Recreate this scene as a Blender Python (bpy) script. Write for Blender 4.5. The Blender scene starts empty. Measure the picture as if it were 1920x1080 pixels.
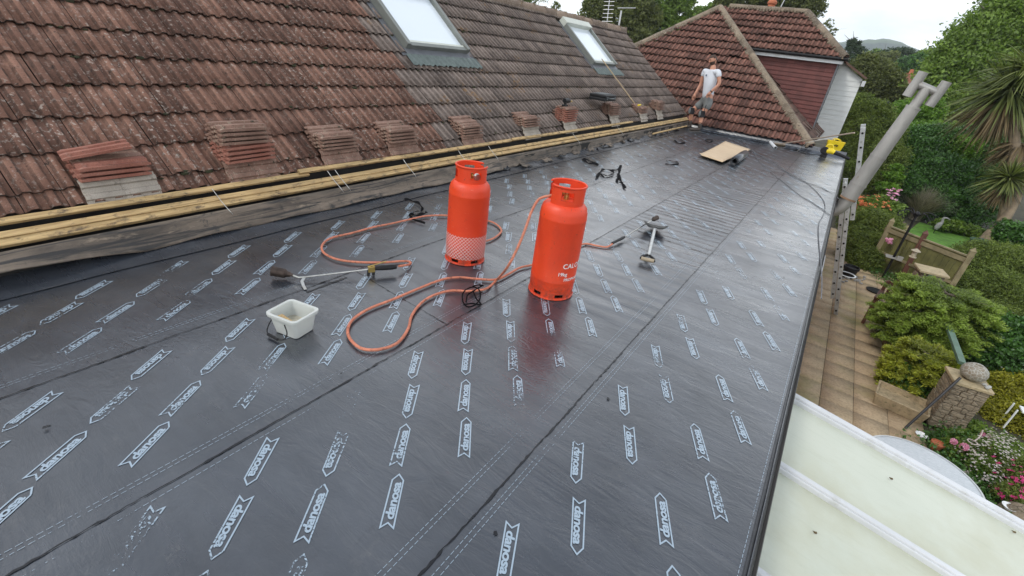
import bpy, bmesh, math, random
import numpy as np
from mathutils import Vector, Matrix
PI = math.pi
rad = math.radians
rng = np.random.default_rng(7)
random.seed(7)
scene = bpy.context.scene
COL = scene.collection

# ------------------------------------------------------------------ camera
RM = np.array([[0.81607, -0.35115, 0.45910], [0.56663, 0.32387, -0.75770], [0.0, 0.0, 0.0]])
_V1 = np.array([1615., 165.]); _V2 = np.array([740., 2200.]); _P = np.array([960., 540.])
FPX = math.sqrt(-np.dot(_V1 - _P, _V2 - _P))
def _c(v): return np.array([v[0] - _P[0], -(v[1] - _P[1]), -FPX])
_y = _c(_V1); _y /= np.linalg.norm(_y)
_z = -_c(_V2); _z /= np.linalg.norm(_z)
_x = np.cross(_y, _z)
RM = np.array([_x, _y, _z])
CAM = np.array([0, 0, 1.55])
cd = bpy.data.cameras.new('camera'); cam = bpy.data.objects.new('camera', cd); COL.objects.link(cam)
cd.sensor_width = 36.0; cd.lens = FPX / 1920 * 36; cd.clip_start = 0.05; cd.clip_end = 9000
M4 = Matrix.Identity(4)
for i in range(3):
    for j in range(3): M4[i][j] = RM[i][j]
    M4[i][3] = CAM[i]
cam.matrix_world = M4
scene.camera = cam
def ray(px, py): return RM @ _c((px, py))
def G(px, py, z=0.0):
    d = ray(px, py); return Vector(CAM + d * ((z - CAM[2]) / d[2]))
def atX(px, py, X):
    d = ray(px, py); return Vector(CAM + d * (X / d[0]))
def atY(px, py, Y):
    d = ray(px, py); return Vector(CAM + d * (Y / d[1]))
def atD(px, py, D): return Vector(CAM + ray(px, py) / FPX * D)
def onP(px, py, p0, n):
    d = ray(px, py); n = np.array(n, float); t = np.dot(np.array(p0) - CAM, n) / np.dot(d, n); return Vector(CAM + d * t)

# ------------------------------------------------------------------ world, sun, exposure
SUN_EL, SUN_AZ = rad(50), rad(-150)          # azimuth measured from +Y towards +X
w = bpy.data.worlds.new('World'); scene.world = w; w.use_nodes = True
nt = w.node_tree; nt.nodes.clear()
def N(nt, t, **k):
    n = nt.nodes.new(t)
    for a, b in k.items():
        if a.startswith('_'): setattr(n, a[1:], b)
        else: n.inputs[a.replace('__', ' ')].default_value = b
    return n
out = N(nt, 'ShaderNodeOutputWorld'); bg = N(nt, 'ShaderNodeBackground'); bg.inputs['Strength'].default_value = 0.1
sky = N(nt, 'ShaderNodeTexSky', _sky_type='NISHITA', _sun_disc=False, _sun_elevation=SUN_EL, _sun_rotation=SUN_AZ)
tc = N(nt, 'ShaderNodeTexCoord'); mp = N(nt, 'ShaderNodeMapping'); mp.inputs['Scale'].default_value = (1.6, 1.6, 4.5)
nz = N(nt, 'ShaderNodeTexNoise', Scale=1.6, Detail=7.0, Roughness=0.55)
cr = N(nt, 'ShaderNodeValToRGB')
cr.color_ramp.elements[0].position = 0.34; cr.color_ramp.elements[0].color = (6.2, 6.8, 7.4, 1)
cr.color_ramp.elements[1].position = 0.62; cr.color_ramp.elements[1].color = (11.0, 11.2, 11.2, 1)
sx = N(nt, 'ShaderNodeSeparateXYZ'); nt.links.new(tc.outputs['Generated'], sx.inputs[0])
el = N(nt, 'ShaderNodeValToRGB'); el.color_ramp.elements[0].position = 0.0; el.color_ramp.elements[0].color = (1.0, 1.0, 1.0, 1); el.color_ramp.elements[1].position = 0.85; el.color_ramp.elements[1].color = (.46, .50, .58, 1)
e_ = el.color_ramp.elements.new(.22); e_.color = (1.45, 1.43, 1.42, 1)
nt.links.new(sx.outputs[2], el.inputs[0])
mu = N(nt, 'ShaderNodeMixRGB', _blend_type='MULTIPLY'); mu.inputs[0].default_value = 1.0; nt.links.new(cr.outputs[0], mu.inputs[1]); nt.links.new(el.outputs[0], mu.inputs[2])
mx = N(nt, 'ShaderNodeMixRGB'); mx.inputs[0].default_value = 0.92
for a, b in ((tc.outputs['Generated'], mp.inputs[0]), (mp.outputs[0], nz.inputs['Vector']), (nz.outputs['Fac'], cr.inputs[0]),
             (sky.outputs[0], mx.inputs[1]), (mu.outputs[0], mx.inputs[2]), (mx.outputs[0], bg.inputs[0]), (bg.outputs[0], out.inputs[0])):
    nt.links.new(a, b)
sd = bpy.data.lights.new('sun', 'SUN'); sd.energy = 1.0; sd.angle = rad(14); sd.color = (1.0, 0.96, 0.9)
so = bpy.data.objects.new('sun', sd); COL.objects.link(so)
sv = Vector((math.sin(SUN_AZ) * math.cos(SUN_EL), math.cos(SUN_AZ) * math.cos(SUN_EL), math.sin(SUN_EL)))
so.rotation_euler = sv.to_track_quat('Z', 'Y').to_euler()
scene.view_settings.view_transform = 'Standard'; scene.view_settings.look = 'None'
scene.view_settings.exposure = 0.66; scene.view_settings.gamma = 1.0

# ------------------------------------------------------------------ materials
MATS = {}
class Sh:
    """small helper round a node tree"""
    def __init__(s, name):
        s.m = bpy.data.materials.new(name); s.m.use_nodes = True; s.nt = s.m.node_tree
        s.b = s.nt.nodes['Principled BSDF']; s.tc = None; MATS[name] = s.m
    def n(s, t, **k): return N(s.nt, t, **k)
    def l(s, a, b): s.nt.links.new(a, b)
    def co(s, scale=(1, 1, 1), rot=(0, 0, 0)):
        if not s.tc: s.tc = s.n('ShaderNodeTexCoord')
        m = s.n('ShaderNodeMapping'); m.inputs['Scale'].default_value = scale; m.inputs['Rotation'].default_value = rot
        s.l(s.tc.outputs['Object'], m.inputs[0]); return m.outputs[0]
    def noise(s, scale, detail=4, rough=.55, sc=(1, 1, 1), dist=0):
        x = s.n('ShaderNodeTexNoise', Scale=scale, Detail=detail, Roughness=rough, Distortion=dist); s.l(s.co(sc), x.inputs['Vector']); return x.outputs['Fac']
    def ramp(s, v, p0, p1, c0=(0, 0, 0, 1), c1=(1, 1, 1, 1)):
        r = s.n('ShaderNodeValToRGB'); e = r.color_ramp.elements
        e[0].position = p0; e[1].position = p1; e[0].color = c0; e[1].color = c1; s.l(v, r.inputs[0]); return r.outputs[0]
    def mix(s, f, a, b, mode='MIX'):
        m = s.n('ShaderNodeMixRGB', _blend_type=mode)
        for i, v in ((0, f), (1, a), (2, b)):
            if hasattr(v, 'links'): s.l(v, m.inputs[i])
            elif i == 0: m.inputs[0].default_value = v
            else: m.inputs[i].default_value = (*v, 1) if len(v) == 3 else v
        return m.outputs[0]
    def math(s, op, a, b=0.0):
        m = s.n('ShaderNodeMath', _operation=op)
        for i, v in ((0, a), (1, b)):
            if hasattr(v, 'links'): s.l(v, m.inputs[i])
            else: m.inputs[i].default_value = v
        return m.outputs[0]
    def base(s, c):
        if hasattr(c, 'links'): s.l(c, s.b.inputs['Base Color'])
        else: s.b.inputs['Base Color'].default_value = (*c, 1)
    def rough(s, r):
        if hasattr(r, 'links'): s.l(r, s.b.inputs['Roughness'])
        else: s.b.inputs['Roughness'].default_value = r
    def bump(s, h, strength=.3, dist=.01, chain=None):
        b = s.n('ShaderNodeBump', Strength=strength, Distance=dist); s.l(h, b.inputs['Height'])
        if chain is not None: s.l(chain, b.inputs['Normal'])
        s.l(b.outputs[0], s.b.inputs['Normal']); return b.outputs[0]
    def attr(s, name='tint'):
        return s.n('ShaderNodeAttribute', _attribute_name=name).outputs['Color']

def mat(name, c, r=.6, var=.12, vs=6.0, metal=0.0, bump=0.0, bs=40.0, dirt=None, spec=None):
    s = Sh(name)
    if var:
        f = s.noise(vs, 5, .6)
        lo = tuple(x * (1 - var) for x in c); hi = tuple(min(1, x * (1 + var)) for x in c)
        cc = s.ramp(f, .3, .7, (*lo, 1), (*hi, 1))
        if dirt: cc = s.mix(s.ramp(s.noise(vs * 2.3, 6, .7), .52, .7), cc, dirt)
        s.base(cc)
    else: s.base(c)
    s.rough(r); s.b.inputs['Metallic'].default_value = metal
    if spec is not None: s.b.inputs['Specular IOR Level'].default_value = spec
    if bump: s.bump(s.noise(bs, 4, .6), bump, .004)
    return s.m

def tile_mat(name, c1, c2, lichen, lich_amt, dark, dark_amt, scale=1.0, orange=0.0, rib_dark=True):
    s = Sh(name)
    t = s.attr('tint')
    f = s.noise(3.2 * scale, 5, .6)
    c = s.ramp(f, .3, .7, (*c1, 1), (*c2, 1))
    sep = s.n('ShaderNodeSeparateColor'); s.l(t, sep.inputs[0])
    c = s.mix(1.0, c, s.mix(sep.outputs[0], (.68, .66, .66), (1.3, 1.28, 1.26)), 'MULTIPLY')
    grain = s.ramp(s.noise(140 * scale, 3, .7), .3, .75, (.72, .72, .72, 1), (1.22, 1.22, 1.22, 1))
    c = s.mix(1.0, c, grain, 'MULTIPLY')
    # lichen flecks, denser in broad patches
    fl = s.ramp(s.noise(36 * scale, 4, .62), .56, .64); patch = s.ramp(s.noise(1.1, 3, .5), .38, .62)
    amt = s.math('MULTIPLY', s.math('MULTIPLY', fl, s.math('ADD', s.math('MULTIPLY', patch, .75), .3)), lich_amt)
    c = s.mix(amt, c, lichen)
    dk = s.ramp(s.noise(19 * scale, 5, .72), .6, .68)
    c = s.mix(s.math('MULTIPLY', dk, dark_amt), c, dark)
    if rib_dark:
        dd = s.math('MULTIPLY', sep.outputs[1], s.ramp(s.noise(14, 5, .7), .30, .62, (.18, .18, .18, 1), (.80, .80, .80, 1))); c = s.mix(dd, c, dark)  # darker on rib sides, valleys and lap edges, broken up by noise
    if orange:
        oo = s.math('MULTIPLY', s.ramp(s.noise(2.1, 4, .6), .58, .66), s.ramp(s.noise(24, 4, .6), .5, .6))
        c = s.mix(s.math('MULTIPLY', oo, orange), c, (.30, .15, .035))
    s.base(c); s.rough(.82); s.b.inputs['Specular IOR Level'].default_value = .35
    s.bump(s.noise(60, 5, .7), .55, .006)
    return s.m
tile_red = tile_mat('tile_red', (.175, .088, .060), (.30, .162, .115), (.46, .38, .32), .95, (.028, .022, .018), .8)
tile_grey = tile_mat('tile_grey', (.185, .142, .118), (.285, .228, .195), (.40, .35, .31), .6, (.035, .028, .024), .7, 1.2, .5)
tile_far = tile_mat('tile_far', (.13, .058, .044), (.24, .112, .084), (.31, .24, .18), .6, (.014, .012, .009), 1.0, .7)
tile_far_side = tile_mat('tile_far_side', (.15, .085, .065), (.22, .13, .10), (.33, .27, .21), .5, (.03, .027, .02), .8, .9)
tile_fresh = tile_mat('tile_fresh', (.26, .10, .07), (.36, .16, .115), (.42, .30, .24), .3, (.05, .04, .03), .5, rib_dark=False)
tile_moss = tile_mat('tile_moss', (.16, .095, .07), (.27, .165, .125), (.40, .33, .25), .8, (.03, .03, .016), 1.0, rib_dark=False)
tile_mortar = tile_mat('tile_mortar', (.27, .24, .20), (.37, .33, .28), (.42, .36, .3), .3, (.08, .06, .045), .5, rib_dark=False)
ridge_m = tile_mat('ridge_lichen', (.17, .12, .085), (.27, .20, .15), (.40, .36, .26), .9, (.05, .045, .03), .8, 1.4, .6, rib_dark=False)
hip_m = tile_mat('hip_lichen', (.13, .10, .07), (.25, .20, .145), (.44, .40, .32), .9, (.045, .045, .028), .95, 1.3, rib_dark=False)
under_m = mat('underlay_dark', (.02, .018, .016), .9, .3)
wood_m = Sh('sawn_timber')
_f = wood_m.noise(9, 5, .6, (9, .5, 9), .4)
_c0 = wood_m.ramp(_f, .32, .68, (.34, .215, .09, 1), (.62, .44, .21, 1))
_c0 = wood_m.mix(wood_m.ramp(wood_m.noise(7, 5, .75, (2.5, 1.2, 2.5)), .52, .66), _c0, (.12, .085, .05))
wood_m.base(_c0); wood_m.rough(.75); wood_m.bump(_f, .3, .004); wood_m = wood_m.m

def felt_mat(name, print_=False):
    s = Sh(name)
    big = s.noise(1.1, 4, .55, (1, .7, 1)); streak = s.noise(2.6, 5, .6, (.35, 3.2, 1), .5)
    c = s.ramp(s.noise(2.4, 5, .6), .3, .7, (.019, .022, .028, 1), (.044, .050, .061, 1))
    scuff = s.ramp(s.noise(15, 6, .7, (1, .35, 1)), .62, .74)
    c = s.mix(s.math('MULTIPLY', scuff, .5), c, (.010, .010, .012))
    dust = s.math('MULTIPLY', s.ramp(s.noise(5.5, 6, .72), .55, .70), s.ramp(s.noise(40, 4, .7), .45, .65)); c = s.mix(s.math('MULTIPLY', dust, .35), c, (.12, .115, .105))
    if print_:
        c = s.mix(.12, (.34, .43, .51), c)
    s.base(c)
    r = s.ramp(s.math('ADD', s.math('MULTIPLY', big, .55), s.math('MULTIPLY', streak, .45)), .36, .62, (.20, .20, .20, 1), (.36, .36, .36, 1))
    s.rough(r); s.b.inputs['Specular IOR Level'].default_value = .8
    cw = s.ramp(s.math('ADD', s.math('MULTIPLY', s.noise(.8, 4, .6, (1, .8, 1)), .6), s.math('MULTIPLY', s.noise(2.2, 5, .65, (.3, 3, 1), .4), .4)), .38, .58, (.35, .35, .35, 1), (1, 1, 1, 1))
    s.l(cw, s.b.inputs['Coat Weight']); s.b.inputs['Coat Roughness'].default_value = .27; s.b.inputs['Coat IOR'].default_value = 1.55
    # film wrinkles running across the roll, gentle undulation, fine pimples
    wv = s.noise(8, 4, .6, (.5, 1.7, 1), 1.6)
    fine = s.noise(85, 3, .6, (.8, 1.1, 1), .5)
    und = s.noise(3.2, 2, .5, (.8, 1.2, 1))
    mk = s.ramp(s.noise(1.5, 4, .6), .34, .66, (.15, .15, .15, 1), (1, 1, 1, 1))
    h = s.math('ADD', s.math('MULTIPLY', wv, 1.0), s.math('MULTIPLY', s.math('MULTIPLY', fine, mk), .42))
    h = s.math('ADD', h, s.math('MULTIPLY', und, 1.4))
    sp = s.n('ShaderNodeSeparateXYZ'); s.l(s.co(), sp.inputs[0])
    wt = s.n('ShaderNodeTexWave', Scale=2.3, Distortion=2.2, Detail=3.0); wt.bands_direction = 'Y'; wt.inputs['Detail Scale'].default_value = 1.4; s.l(s.co((.6, 1, 1)), wt.inputs['Vector'])
    mx_ = s.math('MULTIPLY', s.ramp(sp.outputs[0], -1.55, -1.50) if 0 else s.math('GREATER_THAN', sp.outputs[0], -1.53), s.math('LESS_THAN', sp.outputs[0], -.61))
    my_ = s.math('MULTIPLY', s.math('MULTIPLY', s.math('GREATER_THAN', sp.outputs[1], 2.6), s.math('LESS_THAN', sp.outputs[1], 7.6)), .9)
    h = s.math('ADD', h, s.math('MULTIPLY', s.math('MULTIPLY', mx_, my_), wt.outputs['Fac']))
    bn = s.bump(h, .42, .0078); s.l(bn, s.b.inputs['Coat Normal'])
    if print_:
        # worn-off print: flecked gaps, some marks nearly gone
        wear = s.math('ADD', s.math('MULTIPLY', s.noise(1.7, 3, .5), 1.0), s.math('MULTIPLY', s.noise(95, 3, .6), .55))
        al = s.ramp(wear, .83, .89, (1, 1, 1, 1), (0, 0, 0, 1))
        dash = None
        s.l(al, s.b.inputs['Alpha'])
    return s.m
felt_m = felt_mat('bitumen_felt'); print_m = felt_mat('felt_print', True)
def simple_felt():
    s = Sh('felt_dark_fold'); s.base(s.ramp(s.noise(5, 4, .6), .3, .7, (.012, .012, .014, 1), (.028, .029, .033, 1))); s.rough(.38)
    s.bump(s.noise(16, 4, .6, (1, .5, 1)), .6, .012); return s.m
fold_m = simple_felt()
bit_m = mat('bitumen_bleed', (.008, .008, .009), .25, 0)
s = Sh('old_lead_felt')
c = s.ramp(s.noise(2.2, 6, .65, (3, .8, 3), .4), .28, .72, (.045, .037, .030, 1), (.25, .195, .145, 1))
c = s.mix(s.ramp(s.noise(9, 6, .7), .58, .68), c, (.045, .04, .035)); c = s.mix(s.ramp(s.noise(4.3, 6, .7, (4, 1, 4)), .60, .72), c, (.30, .235, .17))
s.base(c); s.rough(.7); s.bump(s.noise(14, 5, .7), .6, .01); c = s.mix(s.ramp(s.noise(3.2, 6, .7, (9, .5, 9), .6), .50, .60), c, (.035, .032, .030)); s.base(c)
oldfelt_m = s.m
orange_m = Sh('orange_paint')
c = orange_m.ramp(orange_m.noise(4, 4, .6), .3, .7, (.68, .046, .010, 1), (.76, .064, .013, 1))
c = orange_m.mix(orange_m.ramp(orange_m.noise(30, 6, .75), .63, .67), c, (.24, .05, .025))
orange_m.base(c); orange_m.rough(orange_m.ramp(orange_m.noise(9, 4), .3, .7, (.36, .36, .36, 1), (.55, .55, .55, 1)))
c = orange_m.mix(orange_m.math('MULTIPLY', orange_m.ramp(orange_m.noise(5, 6, .7, (1, 1, .35)), .5, .75), .45), c, (.40, .045, .02)); 
sz = orange_m.n('ShaderNodeSeparateXYZ'); orange_m.l(orange_m.co(), sz.inputs[0])
gm = orange_m.math('MULTIPLY', orange_m.ramp(sz.outputs[2], .0, .16, (1, 1, 1, 1), (0, 0, 0, 1)), orange_m.ramp(orange_m.noise(26, 5, .7), .42, .6))
c = orange_m.mix(orange_m.math('MULTIPLY', gm, .75), c, (.12, .045, .03))
sc_ = orange_m.ramp(orange_m.noise(60, 4, .7, (.35, .35, 2.2)), .66, .70); c = orange_m.mix(orange_m.math('MULTIPLY', sc_, .5), c, (.75, .28, .18)); orange_m.base(c)
orange_m.bump(orange_m.noise(18, 3, .5), .12, .004); orange_m = orange_m.m
orange2_m = mat('orange_paint_worn', (.62, .06, .025), .6, .25, 12, dirt=(.3, .12, .07))
hose_m = mat('hose_rubber', (.56, .19, .11), .6, .2, 16, dirt=(.16, .06, .04))
steel_m = mat('steel_tube', (.55, .54, .50), .32, .15, 30, metal=.9)
brass_m = mat('brass', (.50, .36, .12), .35, .2, 30, metal=.9)
bell_m = mat('scorched_bell', (.075, .055, .045), .5, .5, 14, metal=.7, bump=.3)
black_m = mat('black_plastic', (.012, .012, .013), .5, .2, spec=.3)
strap_m = mat('black_webbing', (.005, .005, .006), .8, .1, spec=.1)
white_pl = mat('white_plastic', (.80, .82, .82), .32, .05, 3)
net_m = mat('white_net', (.75, .72, .70), .5, .05)
white_paint = mat('white_print', (.82, .80, .78), .5, .1, 40)
ply_m = Sh('plywood'); f_ = ply_m.noise(4, 5, .6, (1, 6, 1), .6); ply_m.base(ply_m.ramp(f_, .3, .7, (.50, .36, .22, 1), (.64, .49, .33, 1))); ply_m.rough(.7); ply_m = ply_m.m
alu_m = mat('aluminium', (.56, .57, .56), .45, .1, 8, metal=.55, dirt=(.3, .29, .26))
flue_m = Sh('flue_steel')
c = flue_m.ramp(flue_m.noise(3, 5, .6, (2, 2, .6)), .3, .7, (.30, .29, .27, 1), (.44, .42, .39, 1))
c = flue_m.mix(flue_m.ramp(flue_m.noise(5, 6, .7), .62, .74), c, (.30, .20, .12)); flue_m.base(c); flue_m.rough(.48); flue_m.b.inputs['Metallic'].default_value = .6; flue_m = flue_m.m
rust_m = mat('rusty_band', (.28, .17, .10), .7, .3, 10)
yellow_m = mat('yellow_plastic', (.80, .60, .02), .4, .08)
glass_sky = Sh('roof_window_glass'); glass_sky.base((.72, .78, .82)); glass_sky.rough(.12); glass_sky.b.inputs['Specular IOR Level'].default_value = .8; glass_sky = glass_sky.m
velux_m = mat('grey_green_frame', (.20, .21, .19), .45, .1, metal=.3)
velux_in = mat('pale_lacquer', (.55, .57, .50), .5, .08)
lead_m = mat('lead_flashing', (.13, .135, .145), .5, .2, 8, metal=.2)
lead_green = mat('green_lead_apron', (.10, .125, .115), .6, .25, 14)
upvc_m = mat('upvc', (.60, .61, .62), .3, .05, 3, dirt=(.48, .48, .45))
s = Sh('opal_sheet')
c = s.ramp(s.noise(.9, 5, .6), .3, .7, (.50, .53, .43, 1), (.58, .60, .50, 1))
c = s.mix(s.math('MULTIPLY', s.ramp(s.noise(1.3, 6, .65), .46, .70), .75), c, (.44, .43, .29))
c = s.mix(s.math('MULTIPLY', s.ramp(s.noise(8, 6, .7, (.6, 5, 1)), .52, .75), .35), c, (.40, .42, .32))
c = s.mix(s.math('MULTIPLY', s.ramp(s.noise(30, 5, .7, (1, 3, 1)), .66, .74), .5), c, (.36, .38, .30))
s.base(c); s.rough(.35); opal_m = s.m
slab_m = Sh('patio_slab')
c = slab_m.ramp(slab_m.noise(1.9, 6, .65), .3, .7, (.39, .29, .175, 1), (.52, .40, .255, 1))
c = slab_m.mix(slab_m.ramp(slab_m.noise(26, 5, .7), .46, .78), c, (.24, .175, .105))
c = slab_m.mix(slab_m.math('MULTIPLY', slab_m.ramp(slab_m.noise(.8, 5, .6), .52, .70), .7), c, (.20, .21, .045))
c = slab_m.mix(1.0, c, slab_m.mix(slab_m.attr('tint'), (.93, .93, .93), (1.07, 1.06, 1.05)), 'MULTIPLY')
slab_m.base(c); slab_m.rough(.8); slab_m.bump(slab_m.noise(22, 6, .7), .5, .01); slab_m = slab_m.m
joint_m = mat('mossy_joint', (.03, .03, .015), .9, .4, 6)
soil_m = mat('soil_ground', (.055, .05, .03), .95, .5, .8, bump=.5, bs=8)
lawn_m = mat('lawn', (.085, .20, .02), .85, .45, 5, bump=.6, bs=70)
stone_m = Sh('rubble_stone')
v = stone_m.n('ShaderNodeTexVoronoi', Scale=7.0, _feature='DISTANCE_TO_EDGE'); stone_m.l(stone_m.co((1, 1, 1.9)), v.inputs['Vector'])
c = stone_m.ramp(stone_m.noise(5, 6, .7), .3, .7, (.17, .135, .09, 1), (.36, .29, .20, 1))
c = stone_m.mix(stone_m.ramp(stone_m.noise(30, 5, .7), .6, .68), c, (.42, .40, .33)); c = stone_m.mix(stone_m.ramp(v.outputs[0], .0, .05, (1, 1, 1, 1), (0, 0, 0, 1)), c, (.07, .06, .04))
stone_m.base(c); stone_m.rough(.85); stone_m.bump(stone_m.math('ADD', v.outputs[0], stone_m.noise(22, 5, .7)), .8, .03); stone_m = stone_m.m
cap_m = mat('sandstone_cap', (.40, .32, .19), .8, .2, 8, bump=.4, dirt=(.2, .17, .1))
trough_m = mat('buff_trough', (.36, .28, .17), .85, .25, 9, bump=.5, dirt=(.12, .11, .05))
tablegl_m = Sh('frosted_table'); tablegl_m.base(tablegl_m.ramp(tablegl_m.noise(28, 4, .6, (1, 2.5, 1), 1), .35, .65, (.42, .46, .48, 1), (.55, .58, .60, 1))); tablegl_m.rough(.22); tablegl_m.bump(tablegl_m.noise(40, 3, .5, (1, 2.5, 1), 1), .5, .006); tablegl_m = tablegl_m.m
green_wood = mat('green_painted_wood', (.10, .17, .12), .6, .2, 6)
fence_m = mat('mossy_fence', (.13, .125, .04), .85, .35, 3, bump=.4)
fencecap_m = mat('fence_capping', (.24, .20, .11), .8, .25, 5)
redwood_m = mat('stained_bench', (.115, .045, .028), .6, .25, 9)
terr_m = mat('terracotta', (.42, .13, .06), .75, .15, 9)
siding_w = mat('white_cladding', (.78, .80, .78), .5, .06, 3)
s = Sh('red_hung_tile'); c = s.ramp(s.noise(5, 5, .6), .3, .7, (.105, .032, .027, 1), (.15, .046, .038, 1)); s.base(s.mix(1.0, c, s.mix(s.attr('tint'), (.85, .85, .85), (1.15, 1.15, 1.15)), 'MULTIPLY')); s.rough(.7); hung_m = s.m
render_m = mat('house_render', (.55, .53, .48), .85, .08, 2)
brick_m = mat('brick_wall', (.28, .12, .08), .85, .3, 12, bump=.4)
roof_dist = mat('distant_roof', (.22, .13, .10), .85, .2, 3)
bark_m = mat('bark', (.12, .095, .07), .9, .3, 7, bump=.7, bs=12)
palmbark_m = mat('cordyline_bark', (.25, .19, .125), .9, .3, 6, bump=.9, bs=14)
skin_m = mat('skin', (.50, .24, .155), .55, .08)
hair_m = mat('brown_hair', (.06, .032, .02), .7, .2, 40)
shirt_m = mat('white_cotton', (.62, .64, .68), .85, .03, bump=.3, bs=14)
short_m = mat('grey_cotton', (.165, .17, .165), .9, .15, 12, bump=.3, bs=14)
boot_m = mat('boot_leather', (.055, .042, .035), .7, .25, 20)
sock_m = mat('black_sock', (.02, .018, .02), .9, .1)
pad_m = mat('knee_pad', (.14, .15, .15), .6, .2)
hill_m = Sh('hillside')
c = hill_m.ramp(hill_m.noise(.012, 8, .75), .35, .65, (.018, .036, .030, 1), (.045, .068, .045, 1))
c = hill_m.mix(hill_m.ramp(hill_m.noise(.0035, 3, .5), .60, .64), c, (.09, .13, .07)); hill_m.base(c); hill_m.rough(.95); hill_m.bump(hill_m.noise(.05, 5, .7), 1, 6); hill_m = hill_m.m
def leaf_mat(name, c, var=.45, trans=.25, rough=.45, c2=None):
    s = Sh(name)
    k_ = 1.1 if c[1] < .3 else 1.0; lo = tuple(x * (1 - var) * k_ for x in c); hi = tuple(min(.9, x * k_) for x in (c2 or tuple(x * (1 + var) for x in c)))
    sep = s.n('ShaderNodeSeparateColor'); s.l(s.attr('tint'), sep.inputs[0])
    col = s.mix(sep.outputs[0], lo, hi)
    s.base(col); s.rough(rough); s.b.inputs['Specular IOR Level'].default_value = .4
    t = s.n('ShaderNodeBsdfTranslucent'); s.l(s.mix(1.0, col, (1.3, 1.5, .7), 'MULTIPLY'), t.inputs[0])
    m = s.n('ShaderNodeMixShader'); m.inputs[0].default_value = trans
    o = s.nt.nodes['Material Output']; s.l(s.b.outputs[0], m.inputs[1]); s.l(t.outputs[0], m.inputs[2]); s.l(m.outputs[0], o.inputs[0])
    return s.m
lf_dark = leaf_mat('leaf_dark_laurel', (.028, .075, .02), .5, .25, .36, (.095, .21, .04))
lf_mid = leaf_mat('leaf_mid', (.08, .145, .025), .5, .3, .5, (.22, .32, .055))
lf_bright = leaf_mat('leaf_bright', (.09, .20, .025), .5, .35, .45, (.20, .34, .045))
lf_olive = leaf_mat('leaf_olive', (.07, .09, .026), .5, .3, .6, (.18, .20, .06))
lf_conif = leaf_mat('leaf_conifer', (.055, .10, .02), .6, .25, .6, (.21, .27, .05))
lf_cdark = leaf_mat('leaf_conifer_dark', (.018, .038, .016), .5, .15, .6, (.05, .085, .03))
lf_feath = leaf_mat('leaf_feathery', (.075, .13, .02), .55, .3, .55, (.32, .42, .07))
lf_gold = leaf_mat('leaf_golden', (.12, .17, .02), .6, .3, .5, (.46, .48, .06))
lf_yel = leaf_mat('leaf_yellow', (.15, .16, .015), .6, .3, .5, (.46, .43, .04))
lf_palm = leaf_mat('leaf_sword', (.06, .09, .022), .5, .3, .45, (.22, .25, .08))
lf_dead = leaf_mat('leaf_dead_skirt', (.13, .095, .05), .5, .2, .8, (.26, .19, .10))
lf_grass = leaf_mat('leaf_feather_grass', (.16, .15, .10), .4, .3, .7, (.36, .32, .27))
fl_pink = leaf_mat('petal_pink', (.72, .22, .42), .25, .3, .5, (.85, .45, .62))
fl_mag = leaf_mat('petal_magenta', (.50, .02, .12), .3, .3, .5, (.70, .06, .28))
fl_white = leaf_mat('petal_white', (.62, .52, .52), .2, .3, .5, (.80, .74, .72))
fl_orange = leaf_mat('petal_orange', (.62, .14, .05), .25, .3, .5, (.75, .25, .10))

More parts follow.
